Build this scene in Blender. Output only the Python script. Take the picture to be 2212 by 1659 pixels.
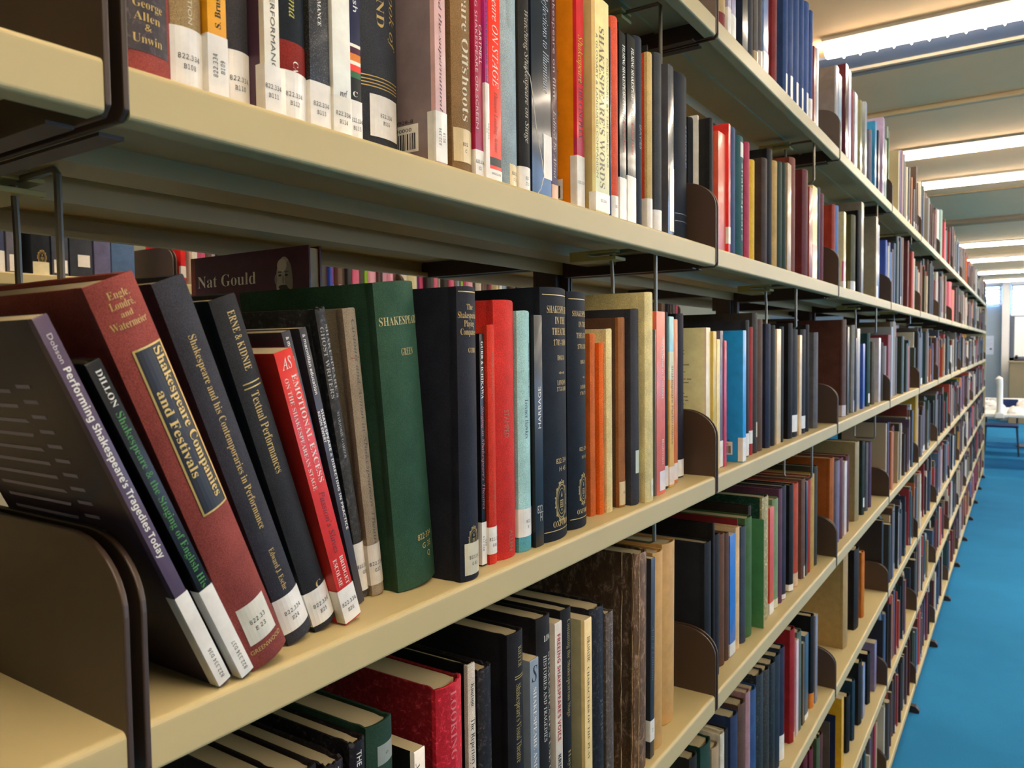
import bpy, math, random
from mathutils import Vector
for o in list(bpy.data.objects): bpy.data.objects.remove(o)
C = bpy.context.scene.collection
SC = bpy.context.scene
R = math.radians
random.seed(11)

# ------------------------------------------------------------------ camera, world, exposure
H = 1.68                                   # camera height above the carpet
yaw, pitch, roll = 0.5863, 0.046, -0.0115
F = Vector((-math.sin(yaw)*math.cos(pitch), math.cos(yaw)*math.cos(pitch), -math.sin(pitch)))
RT = F.cross(Vector((0, 0, 1))).normalized(); UP = RT.cross(F)
RT, UP = math.cos(roll)*RT + math.sin(roll)*UP, -math.sin(roll)*RT + math.cos(roll)*UP
cam = bpy.data.cameras.new('camera'); co = bpy.data.objects.new('camera', cam); C.objects.link(co)
from mathutils import Matrix
M = Matrix((RT, UP, -F)).transposed().to_4x4(); M.translation = Vector((0.383, 0, H)); co.matrix_world = M
cam.sensor_width = 36; cam.sensor_fit = 'HORIZONTAL'; cam.lens = 1661/2212*36
cam.clip_start = .02; cam.clip_end = 100
cam.dof.use_dof = True; cam.dof.focus_distance = .74; cam.dof.aperture_fstop = 15
SC.camera = co
w = bpy.data.worlds.new('sky'); SC.world = w; w.use_nodes = True
w.node_tree.nodes['Background'].inputs[0].default_value = (.55, .72, 1, 1)
w.node_tree.nodes['Background'].inputs[1].default_value = 1.2
vs = SC.view_settings; vs.view_transform = 'Standard'; vs.look = 'None'; vs.gamma = 1; vs.exposure = .28
vs.use_curve_mapping = False
SC.cycles.use_denoising = True
LAMP = 26.0                                # ceiling tube emission
DAY = 5.0                                  # window sky emission

# ------------------------------------------------------------------ materials
def lin(h, g=1.0):
    v = [int(h[i:i+2], 16)/255 for i in (0, 2, 4)]
    return tuple((x/12.92 if x <= .04045 else ((x+.055)/1.055)**2.4)*g for x in v)+(1,)
MC = {}
def mat(name, hx, rough=.5, finish='plain', metal=0., spec=.5, emit=0., coat=0., dye=False):
    key = (hx, rough, finish, metal, emit, coat, dye)
    if key in MC: return MC[key]
    m = bpy.data.materials.new(name); m.use_nodes = True; nt = m.node_tree; N = nt.nodes; L = nt.links
    b = N['Principled BSDF']; col = lin(hx)
    if dye:
        f_ = max(.4, 1-.0035/(.21*col[0]+.72*col[1]+.07*col[2]+1e-4))*1.4; col = tuple(c*f_ for c in col[:3])+(1,)
    b.inputs['Base Color'].default_value = col; b.inputs['Roughness'].default_value = rough
    b.inputs['Metallic'].default_value = metal; b.inputs['Specular IOR Level'].default_value = spec
    if coat: b.inputs['Coat Weight'].default_value = coat; b.inputs['Coat Roughness'].default_value = .12
    if emit:
        b.inputs['Emission Color'].default_value = col; b.inputs['Emission Strength'].default_value = emit
    if finish != 'plain':
        tc = N.new('ShaderNodeTexCoord'); oi = N.new('ShaderNodeObjectInfo')
        add = N.new('ShaderNodeVectorMath'); add.operation = 'ADD'
        sc_ = N.new('ShaderNodeMath'); sc_.operation = 'MULTIPLY'; sc_.inputs[1].default_value = 40
        L.new(oi.outputs['Random'], sc_.inputs[0]); L.new(tc.outputs['Object'], add.inputs[0]); L.new(sc_.outputs[0], add.inputs[1])
        def noise(scale, detail=3, rough_=.6, dist=0, vec=None):
            n = N.new('ShaderNodeTexNoise'); n.inputs['Scale'].default_value = scale; n.inputs['Detail'].default_value = detail
            n.inputs['Roughness'].default_value = rough_; n.inputs['Distortion'].default_value = dist
            L.new(vec or add.outputs[0], n.inputs['Vector']); return n
        def ramp(src, *stops):
            r = N.new('ShaderNodeValToRGB'); e = r.color_ramp.elements
            e[0].position, e[0].color = stops[0]; e[1].position, e[1].color = stops[-1]
            for p, c in stops[1:-1]: q = e.new(p); q.color = c
            L.new(src, r.inputs[0]); return r
        def bump(src, strength, dist):
            bp = N.new('ShaderNodeBump'); bp.inputs['Strength'].default_value = strength; bp.inputs['Distance'].default_value = dist
            L.new(src, bp.inputs['Height']); L.new(bp.outputs[0], b.inputs['Normal'])
        lo = tuple(c*.82 for c in col[:3])+(1,); hi = tuple(min(1, c*1.14+.003) for c in col[:3])+(1,)
        if finish == 'cloth':                # fine bookcloth weave with faint fading
            n = noise(35, 4); r = ramp(n.outputs[0], (.3, lo), (.72, hi))
            f = noise(1300, 2, .8); r2 = ramp(f.outputs[0], (.36, (.74, .74, .74, 1)), (.64, (1.3, 1.3, 1.3, 1)))
            mx = N.new('ShaderNodeMixRGB'); mx.blend_type = 'MULTIPLY'; mx.inputs[0].default_value = 1
            L.new(r.outputs[0], mx.inputs[1]); L.new(r2.outputs[0], mx.inputs[2]); L.new(mx.outputs[0], b.inputs['Base Color']); bump(f.outputs[0], .5, .0006)
        elif finish == 'speckle':
            n = noise(1400, 3, .7); g = tuple(min(1, c*6+.06) for c in col[:3])+(1,)
            r = ramp(n.outputs[0], (.42, lo), (.56, hi), (.66, g)); L.new(r.outputs[0], b.inputs['Base Color'])
        elif finish == 'worn':               # scuffs and rubbed patches
            n = noise(210, 7, .8, .6); g = tuple(min(1, c*2.6+.05) for c in col[:3])+(1,)
            r = ramp(n.outputs[0], (.36, lo), (.54, hi), (.66, g)); L.new(r.outputs[0], b.inputs['Base Color']); bump(n.outputs[0], .3, .0008)
        elif finish == 'leather':
            mp = N.new('ShaderNodeMapping'); mp.inputs['Scale'].default_value = (1, 1, .5); L.new(add.outputs[0], mp.inputs[0])
            n = noise(95, 8, .8, .5, mp.outputs[0]); g = tuple(min(1, c*3.2+.06) for c in col[:3])+(1,)
            r = ramp(n.outputs[0], (.36, lo), (.52, hi), (.64, g)); L.new(r.outputs[0], b.inputs['Base Color'])
            f = noise(300, 4); bump(f.outputs[0], .4, .0006)
        elif finish == 'paper':
            n = noise(60, 4); r = ramp(n.outputs[0], (.3, tuple(c*.93 for c in col[:3])+(1,)), (.7, hi)); L.new(r.outputs[0], b.inputs['Base Color'])
        elif finish == 'pages':              # leaf edges: fine lines through the thickness (book y)
            wv = N.new('ShaderNodeTexWave'); wv.bands_direction = 'Y'; wv.inputs['Scale'].default_value = 420; wv.inputs['Distortion'].default_value = 2.5
            wv.inputs['Detail'].default_value = 2; L.new(tc.outputs['Object'], wv.inputs['Vector'])
            r = ramp(wv.outputs[0], (.1, tuple(c*.72 for c in col[:3])+(1,)), (.6, hi)); L.new(r.outputs[0], b.inputs['Base Color'])
        elif finish == 'paint':              # powder-coated steel, fine orange peel
            n = noise(5, 3); r = ramp(n.outputs[0], (.3, tuple(c*.95 for c in col[:3])+(1,)), (.7, tuple(min(1, c*1.04) for c in col[:3])+(1,))); L.new(r.outputs[0], b.inputs['Base Color'])
            f = noise(500, 2); bump(f.outputs[0], .06, .0004)
        elif finish == 'carpet':
            n = noise(1.1, 4); f = noise(420, 3, .8)
            r = ramp(n.outputs[0], (.3, tuple(c*.86 for c in col[:3])+(1,)), (.7, tuple(c*1.12 for c in col[:3])+(1,)))
            r2 = ramp(f.outputs[0], (.3, (.62, .62, .62, 1)), (.7, (1.2, 1.2, 1.2, 1)))
            mx = N.new('ShaderNodeMixRGB'); mx.blend_type = 'MULTIPLY'; mx.inputs[0].default_value = 1
            L.new(r.outputs[0], mx.inputs[1]); L.new(r2.outputs[0], mx.inputs[2]); L.new(mx.outputs[0], b.inputs['Base Color']); bump(f.outputs[0], .8, .004)
        elif finish == 'plaster':
            n = noise(2, 5); r = ramp(n.outputs[0], (.3, tuple(c*.95 for c in col[:3])+(1,)), (.7, tuple(min(1, c*1.04) for c in col[:3])+(1,))); L.new(r.outputs[0], b.inputs['Base Color'])
            f = noise(120, 4); bump(f.outputs[0], .1, .002)
    MC[key] = m; return m
FIN = dict(h=('cloth', .62, 0), h2=('paper', .4, .12), hf=('paper', .4, .15), p=('paper', .4, .12), g=('paper', .25, .4), sp=('speckle', .5, .1), hw=('worn', .55, .05), l=('leather', .5, 0), l2=('paper', .6, 0))
def bmat(hx, kind):
    f, r, c = FIN[kind]; return mat('book_'+f+'_'+hx, hx, r, f, coat=c, spec=.14 if f in ('cloth', 'worn', 'leather') else .28, dye=True)
PAGES = mat('page_edges', 'b9ab8a', .85, 'pages')
PAPER = mat('sticker_paper', 'e6e2da', .4, 'paper', coat=.2)
CREAM = mat('cream_enamel', 'beae80', .45, 'paint', spec=.3)
BROWN = mat('brown_enamel', '44342a', .42, 'paint')
DARKB = mat('dark_brown_steel', '2a1f1e', .5, 'paint')
STEEL = mat('wire_steel', '8a8478', .35, metal=.8)
CLIPM = mat('yellowed_plastic', 'b8ac68', .5)
INK = mat('ink', '1c1a1e', .6)

# ------------------------------------------------------------------ mesh helpers
class MB:
    def __init__(s): s.v = []; s.f = []; s.m = []; s.mats = []
    def mi(s, m):
        if m not in s.mats: s.mats.append(m)
        return s.mats.index(m)
    def add(s, vs, fs, m):
        o = len(s.v); k = s.mi(m); s.v += [tuple(v) for v in vs]
        for f in fs: s.f.append(tuple(i+o for i in f)); s.m.append(k)
    def box(s, a, b, m):
        x0, y0, z0 = a; x1, y1, z1 = b
        s.add([(x0,y0,z0),(x1,y0,z0),(x1,y1,z0),(x0,y1,z0),(x0,y0,z1),(x1,y0,z1),(x1,y1,z1),(x0,y1,z1)],
              [(0,3,2,1),(4,5,6,7),(0,1,5,4),(1,2,6,5),(2,3,7,6),(3,0,4,7)], m)
    def tube(s, pts, r, m, n=8):
        pts = [Vector(p) for p in pts]; rings = []
        for i, p in enumerate(pts):
            d = (pts[min(i+1, len(pts)-1)]-pts[max(i-1, 0)]).normalized()
            a = d.orthogonal().normalized(); b = d.cross(a)
            if rings and i: # keep frame continuous
                a = (pa-d*pa.dot(d)).normalized(); b = d.cross(a)
            pa = a
            rr = r[i] if isinstance(r, (list, tuple)) else r
            rings.append([p+rr*(math.cos(2*math.pi*k/n)*a+math.sin(2*math.pi*k/n)*b) for k in range(n)])
        vs = [v for q in rings for v in q]; fs = []
        for i in range(len(rings)-1):
            for k in range(n): fs.append((i*n+k, i*n+(k+1) % n, (i+1)*n+(k+1) % n, (i+1)*n+k))
        fs += [tuple(range(n))[::-1], tuple((len(rings)-1)*n+k for k in range(n))]
        s.add(vs, fs, m)
    def prism(s, poly, axis, a, b, m):       # 2D polygon extruded along axis 'y' (poly in x,z) or 'z' (x,y) or 'x' (y,z)
        n = len(poly)
        P = (lambda p, t: (p[0], t, p[1])) if axis == 'y' else (lambda p, t: (p[0], p[1], t)) if axis == 'z' else (lambda p, t: (t, p[0], p[1]))
        vs = [P(p, a) for p in poly]+[P(p, b) for p in poly]
        s.add(vs, [tuple(range(n)), tuple(range(2*n-1, n-1, -1))]+[(i, n+i, n+(i+1) % n, (i+1) % n) for i in range(n)], m)
    def build(s, name, parent=None, smooth=False, loc=None, bevel=0):
        me = bpy.data.meshes.new(name); me.from_pydata(s.v, [], s.f)
        for m in s.mats: me.materials.append(m)
        me.polygons.foreach_set('material_index', s.m)
        if smooth: me.polygons.foreach_set('use_smooth', [True]*len(s.f))
        me.validate(); me.update()
        import bmesh
        bm = bmesh.new(); bm.from_mesh(me); bmesh.ops.recalc_face_normals(bm, faces=bm.faces); bm.to_mesh(me); bm.free()
        o = bpy.data.objects.new(name, me); C.objects.link(o)
        if parent: o.parent = parent
        if loc: o.location = loc
        if smooth:
            try: me.set_sharp_from_angle(angle=R(35))
            except Exception: pass
        if bevel:
            b = o.modifiers.new('bevel', 'BEVEL'); b.width = bevel; b.segments = 2; b.limit_method = 'ANGLE'; b.angle_limit = R(40)
        return o
def empty(name, loc, rot=(0, 0, 0)):
    o = bpy.data.objects.new(name, None); C.objects.link(o); o.location = loc; o.rotation_euler = rot; o.empty_display_size = .05; return o
def tag(o, label, cat, group=None, kind=None):
    o['label'] = label; o['category'] = cat
    if group: o['group'] = group
    if kind: o['kind'] = kind
    return o
def struct(o):
    o['kind'] = 'structure'; return o
def copy_tree(o, parent=None, loc=None):
    c = o.copy(); C.objects.link(c)
    if parent: c.parent = parent
    if loc is not None: c.location = loc
    for ch in list(o.children): copy_tree(ch, c)
    return c

# ------------------------------------------------------------------ lettering
ALPH = dict(sb=(0x1D400, 0x1D41A, 0x1D7CE), sr=(0x1D400, 0x1D41A, 0x1D7CE), si=(0x1D434, 0x1D44E, 0x1D7CE), s2=(0x1D5D4, 0x1D5EE, 0x1D7EC), m=(0x1D670, 0x1D68A, 0x1D7F6))
TC = {}
def glyphs(text, style):
    """Outline of a run of text as flat triangles, scaled to width 1 and cap height 1."""
    key = (text, style)
    if key in TC: return TC[key]
    st = text
    if style in ALPH:
        U, l, D = ALPH[style]; st = ''
        for ch in text:
            if 'A' <= ch <= 'Z': st += chr(U+ord(ch)-65)
            elif 'a' <= ch <= 'z': st += '\u210e' if (style == 'si' and ch == 'h') else chr(l+ord(ch)-97)
            elif '0' <= ch <= '9': st += chr(D+ord(ch)-48)
            else: st += ch
    cu = bpy.data.curves.new('lettering', 'FONT'); cu.body = st; cu.resolution_u = 2
    if style == 'sr': cu.offset = -.009
    o = bpy.data.objects.new('lettering', cu); C.objects.link(o)
    dg = bpy.context.evaluated_depsgraph_get(); me = bpy.data.meshes.new_from_object(o.evaluated_get(dg))
    vs = [(v.co.x, v.co.y) for v in me.vertices]; fs = [tuple(p.vertices) for p in me.polygons]
    bpy.data.objects.remove(o); bpy.data.meshes.remove(me)
    if not vs: TC[key] = ([], []); return TC[key]
    x0 = min(v[0] for v in vs); x1 = max(v[0] for v in vs)
    TC[key] = ([((x-x0)/max(x1-x0, 1e-6), y/.7) for x, y in vs], fs); return TC[key]
def put_text(mb, text, style, place, u0, v0, w, h, m):
    """Write text on a surface; place(u, v) maps reading coordinates to a 3D point."""
    vs, fs = glyphs(text, style)
    if vs: mb.add([place(u0+x*w, v0+y*h) for x, y in vs], fs, m)

# ------------------------------------------------------------------ books
ZS = dict(S0=2.1635, S1=1.8275, S2=1.4838, S3=1.1465, S4=.8074, S5=.4716, S6=.135, N1=1.865)
def make_book(name, X, Y, Z, ang, t, h, d, kind, col, k, detail=True):
    mm = .001; X, Y, t, h, d = X*mm, Y*mm, t*mm, h*mm, d*mm
    hard = kind in ('h', 'h2', 'hf', 'hw', 'l', 'l2')
    root = empty(name, (X, Y, Z+max(0, t*math.sin(-R(ang)))+.0002), (R(ang), 0, 0))
    bt = min(.0024 if hard else .0005, t*.2)
    bulge = min(t*.16, .006) if kind in ('h', 'hw', 'l', 'l2') else min(t*.03, .0006)
    NS = 8 if bulge > .001 else 4
    def sx(y): q = max(-1, min(1, 2*y/t-1)); return -bulge*q*q
    m0 = bmat(col, kind); ms = bmat(k['sp'], kind) if k.get('sp') else m0; mc = bmat(k['cov'], kind) if k.get('cov') else m0
    groove = .0011 if hard and t > .008 else 0.
    e = min(.0005, t*.1)
    left = [(-d, 0), (-.016-bulge, 0)]+([(-.0095-bulge, groove), (-.0065-bulge, groove), (-.0035-bulge, e*.5)] if groove else [(-.004-bulge, 0)])
    sp = [(sx(y), y) for y in [e+(t-2*e)*i/NS for i in range(NS+1)]]
    right = [(x, t-y) for x, y in left[::-1]]
    outer = left+sp+right; nl = len(left); ns = len(sp)
    def inn(i):
        x, y = outer[i]
        if i < nl: return (x, y+bt)
        if i >= nl+ns: return (x, y-bt)
        return (x-bt-.0004, min(max(y, bt), t-bt))
    inner = [inn(i) for i in range(len(outer))]
    rim = min(.0012, h*.02)
    zs = {0., rim, h-rim, h}
    for z0, z1, c in k.get('bands', []): zs.add(max(rim, min(h-rim, z0*mm))); zs.add(max(rim, min(h-rim, z1*mm)))
    zs = sorted(zs)
    mb = MB(); n = len(outer); rng = random.Random(int(Y*1e5)+7)
    torn = kind in ('hw', 'l')
    ro = []
    for zi, z in enumerate(zs):
        edge = zi in (0, len(zs)-1)
        for i, (x, y) in enumerate(outer):
            zz = z
            if torn and zi >= len(zs)-2 and i >= nl-2: zz += rng.uniform(-.0016, .0009)
            elif kind in ('h',) and edge and nl <= i < nl+ns and zi: zz += .0006*math.sin((i-nl)/(ns-1)*math.pi)
            ins = .0006 if edge else 0
            cx, cy = x, y
            if nl <= i < nl+ns: cx -= ins
            elif i < nl: cy += ins*.6
            else: cy -= ins*.6
            ro.append((cx, cy, zz))
    def colour(i, zmid):
        if i < nl-1 or i >= nl+ns-1+0: return mc if (i < nl-1 or i > nl+ns-2) else ms
        for z0, z1, c in k.get('bands', []):
            if z0*mm <= zmid <= z1*mm: return bmat(c, kind)
        return ms
    base = len(mb.v); mb.v += ro
    for zi in range(len(zs)-1):
        zm = (zs[zi]+zs[zi+1])/2
        for i in range(n-1):
            mb.f.append((zi*n+i, zi*n+i+1, (zi+1)*n+i+1, (zi+1)*n+i)); mb.m.append(mb.mi(colour(i, zm)))
    T = (len(zs)-1)*n
    ib = len(mb.v); mb.v += [(x, y, .0004) for x, y in inner]+[(x, y, ro[T+i][2]-.0003) for i, (x, y) in enumerate(inner)]
    for i in range(n-1):
        mm_ = mb.mi(mc if (i < nl-1 or i > nl+ns-2) else ms)
        mb.f.append((ib+i+1, ib+i, ib+n+i, ib+n+i+1)); mb.m.append(mm_)
        mb.f.append((T+i, T+i+1, ib+n+i+1, ib+n+i)); mb.m.append(mm_)
        mb.f.append((i+1, i, ib+i, ib+i+1)); mb.m.append(mm_)
    for i in (0, n-1):
        mb.f.append((i, T+i, ib+n+i, ib+i)); mb.m.append(mb.mi(mc))
    # pages sit between the boards, a separate part
    pi = .003 if hard else .0004
    pb = MB(); px1 = -(bulge+bt+.0012); px0 = -(d-(.0035 if hard else .0006)); y0, y1 = bt+.0001, t-bt-.0001
    q = [(px0, y0), (px1-bulge*.4, y0)]+[(px1+sx(y)*.6, y) for y in (t*.3, t*.5, t*.7)]+[(px1-bulge*.4, y1), (px0, y1)] if y1-y0 > .002 else [(px0, y0), (px1, y0), (px1, y1), (px0, y1)]
    q = [(x, min(max(y, y0), y1)) for x, y in q]
    pb.prism(q, 'z', pi if hard else .0006, h-pi, PAGES)
    on = lambda y, z, eps=.00022: (sx(y)+eps, y, z)
    # gilt rules, crests, lettering belong to the cover's own surface
    for ln in k.get('lines', []):
        f0, f1 = (ln[2], ln[3]) if len(ln) > 2 else (.06, .94)
        ys = [t*(f0+(f1-f0)*i/6) for i in range(7)]; z = ln[0]*mm
        mb.add([on(y, z-.0004) for y in ys]+[on(y, z+.0004) for y in ys], [(i, i+1, 8+i, 7+i) for i in range(6)], mat('foil_'+ln[1], ln[1], .35, metal=.3))
    if 'crest' in k:
        zc, fc = k['crest'][0]*mm, k['crest'][1]; g = mat('foil_crest', 'a88c4c', .4, metal=.3); a_, b_ = min(t*.25, .0135), min(t*.42, .023)
        def ring(r0, r1, wob, seg=60):
            vs = []
            for i in range(seg):
                th = 2*math.pi*i/seg; wv = 1+wob*math.cos(th*10)
                for r in (r0, r1*wv): vs.append(on(t*fc+a_*r*math.cos(th), zc+b_*r*math.sin(th)))
            mb.add(vs, [(2*i, 2*i+1, (2*i+3) % (2*seg), (2*i+2) % (2*seg)) for i in range(seg)], g)
        ring(.74, .80, 0); ring(.84, .94, .06); ring(.58, .62, 0)
        for i in range(14):
            th = 2*math.pi*(i+.5)/14; cy, cz = t*fc+a_*.98*math.cos(th), zc+b_*.98*math.sin(th); r = a_*.09
            mb.add([on(cy+r*math.cos(p), cz+r*math.sin(p)) for p in [j*math.pi/3 for j in range(6)]], [tuple(range(6))], g)
        for s0, s1, z0, z1 in ((-.3, .3, .0, .06), (-.3, .3, -.3, -.25), (-.3, -.24, -.3, .06), (.24, .3, -.3, .06), (-.03, .03, -.3, .06), (-.22, -.06, -.2, -.14), (.06, .22, -.2, -.14), (-.22, -.06, -.1, -.05), (.06, .22, -.1, -.05), (-.12, .12, .2, .34), (-.05, .05, .34, .44), (-.1, .1, -.46, -.36)):
            mb.add([on(t*fc+a_*s0, zc+b_*z0), on(t*fc+a_*s1, zc+b_*z0), on(t*fc+a_*s1, zc+b_*z1), on(t*fc+a_*s0, zc+b_*z1)], [(0, 1, 2, 3)], g)
    cover_eps = .00022
    def text_on(dst, q, eps):
        text, st, dr = q[:3]; q = list(q); q[6] *= .84
        mcol = mat('lettering_'+q[-1], q[-1], .45)
        if dr == 'h':
            uc, cf, wf, hf = q[3:7]; z = uc*mm
            put_text(dst, text, st, lambda u, v: on(min(max(u, .0003), t-.0003), v, eps), t*cf-t*wf/2, z-t*hf*.5, t*wf, t*hf, mcol)
        else:
            a, b_, cf, hf = q[3:7]; ln_ = abs(b_-a)*mm
            if dr == 'd': put_text(dst, text, st, lambda u, v: on(min(max(t*cf-t*hf*.5+v, .0002), t-.0002), a*mm-u, eps), 0, 0, ln_, t*hf, mcol)
            else: put_text(dst, text, st, lambda u, v: on(min(max(t*cf+t*hf*.5-v, .0002), t-.0002), a*mm+u, eps), 0, 0, ln_, t*hf, mcol)
    pans = k.get('pan', [])
    inpan = lambda q: any(p[0] <= (q[3] if q[2] == 'h' else (q[3]+q[4])/2) <= p[1] for p in pans)
    for q in k.get('txt', []):
        if not inpan(q): text_on(mb, q, cover_eps)
    if k.get('coverlines') or k.get('backtext'):     # tiny unreadable type on the side cover
        g = mat('small_type', 'a09468' if k.get('coverlines') else '8c86a0', .6); rr = random.Random(3)
        z = h*.84
        while z > h*(.42 if k.get('backtext') else .3):
            if rr.random() > .12 or k.get('backtext'):
                if k.get('backtext'):
                    mb.add([(-d*.34, -.0002, z), (-d*.24, -.0002, z), (-d*.24, -.0002, z+.0022), (-d*.34, -.0002, z+.0022)], [(0, 1, 2, 3)], g)
                    mb.add([(-d*.9, -.0002, z-.003), (-d*(.38+.04*rr.random()), -.0002, z-.003), (-d*.4, -.0002, z-.0008), (-d*.9, -.0002, z-.0008)], [(0, 1, 2, 3)], g)
                else:
                    x0, x1 = -d*.92, -d*(.14+.12*rr.random())
                    while x0 < x1-.006:
                        w_ = rr.uniform(.004, .012)
                        mb.add([(x0, -.0002, z), (min(x0+w_, x1), -.0002, z), (min(x0+w_, x1), -.0002, z+.0016), (x0, -.0002, z+.0016)], [(0, 1, 2, 3)], g); x0 += w_+.002
            z -= .009 if k.get('backtext') else .0056
    if k.get('barcode'):
        x0, x1, z0, z1 = -.048, -.018, .012, .034; y = -.0003
        mb.add([(x0, y, z0), (x1, y, z0), (x1, y, z1), (x0, y, z1)], [(0, 1, 2, 3)], PAPER)
        rr = random.Random(9); x = x0+.004
        while x < x1-.004:
            w_ = rr.choice((.0005, .0009, .0014)); mb.add([(x, y-.0001, z0+.002), (x+w_, y-.0001, z0+.002), (x+w_, y-.0001, z1-.007), (x, y-.0001, z1-.007)], [(0, 1, 2, 3)], INK); x += w_+rr.choice((.0006, .001))
        put_text(mb, '90000', 's', lambda u, v: (u, y-.0001, v), x0+.006, z1-.0055, .017, .003, INK)
        put_text(mb, '1-0908-8', 's', lambda u, v: (u, y-.0003, v), x0+.001, z1+.001, .024, .0028, INK)
    mb.build('cover', root, smooth=True)
    pb.build('page_block', root)
    for z0, z1, a, e_, c in pans:                    # pasted title panel
        pm = MB(); z0, z1 = z0*mm, z1*mm; ys = [t*(a+(e_-a)*i/8) for i in range(9)]
        pm.add([on(y, z0, .0003) for y in ys]+[on(y, z1, .0003) for y in ys], [(i, i+1, 10+i, 9+i) for i in range(8)], mat('panel_'+c, c, .5, 'worn' if not k.get('panrim') else 'paper'))
        if k.get('panrim'):
            g = mat('foil_rim', 'c8a860', .4, metal=.3); r = .0011
            for (ya, yb, za, zb) in ((ys[0], ys[-1], z0, z0+r), (ys[0], ys[-1], z1-r, z1), (ys[0], ys[0]+r, z0, z1), (ys[-1]-r, ys[-1], z0, z1)):
                yy = [ya+(yb-ya)*i/6 for i in range(7)]
                pm.add([on(y, za, .0005) for y in yy]+[on(y, zb, .0005) for y in yy], [(i, i+1, 8+i, 7+i) for i in range(6)], g)
        for q in k.get('txt', []):
            if inpan(q): text_on(pm, q, .0006)
        o = pm.build('title_panel', root)
    if kind == 'l':                                  # rubbed pale joints beside the spine
        hb = MB(); rr = random.Random(4); g = bmat('9c8464', 'hw')
        for yy, xx in ((.0006, -bulge-.0015), (.0002, -.0165-bulge), (t*.2, sx(t*.2)+.0001)):
            hb.tube([(xx+rr.uniform(-.0006, .0006), yy+rr.uniform(-.0003, .0003), h*i/24) for i in range(25)], [rr.uniform(.0003, .0008) for i in range(25)], g, 6)
        hb.build('worn_hinge', root, smooth=True)
    if 'lab' in k:                                   # call-number sticker
        z0, z1, t1, t2, dr, c, a, e_ = k['lab']; lm = MB(); z0, z1 = z0*mm, z1*mm; pm_ = mat('sticker_'+c, c, .38, 'paper', coat=.25)
        a = max(a, .0); ys = [t*(a+(e_-a)*i/8) for i in range(9)]
        pts = [(on(y, 0, .00035)[0], y) for y in ys]
        if a == 0: pts = [(-.008-bulge, -.0003), (-.0015-bulge, -.0003)]+pts
        if e_ == 1: pts = pts+[(-.0015-bulge, t+.0003), (-.008-bulge, t+.0003)]
        N_ = len(pts); lm.add([(x, y, z0) for x, y in pts]+[(x, y, z1) for x, y in pts], [(i, i+1, N_+i+1, N_+i) for i in range(N_-1)], pm_)
        W_ = t*(e_-a); yc = t*(a+e_)/2; zc = (z0+z1)/2
        if t1 or t2:
            if dr == 'h':
                hh = min(.0032, (z1-z0)*.2); zc -= (z1-z0)*.05
                for s_, zz in ((t1, zc+hh*.35), (t2, zc-hh*1.35)):
                    if s_:
                        wd = min(W_*.96, .0019*len(s_))
                        put_text(lm, s_, 'm', lambda u, v: on(u, v, .0006), yc-wd/2, zz, wd, hh, INK)
            else:
                hh = min(.0033, W_*.3); both = [x for x in (t1, t2) if x]; off = hh*1.5*(len(both)-1)/2
                for j, s_ in enumerate(both):
                    wd = min((z1-z0)*.85, .0019*len(s_)); vv = -off+j*hh*1.5
                    if dr == 'u': put_text(lm, s_, 'm', lambda u, v: on(yc+vv+hh/2-v, u, .0006), z0+.004 if z1-z0 > .05 else (z0+z1-wd)/2, 0, wd, hh, INK)
                    else: put_text(lm, s_, 'm', lambda u, v: on(yc-vv-hh/2+v, (z0+z1+wd)/2-u, .0006), 0, 0, wd, hh, INK)
        lm.build('call_number_label' if (t1 or t2) else 'spine_sticker', root)
    return root

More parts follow.
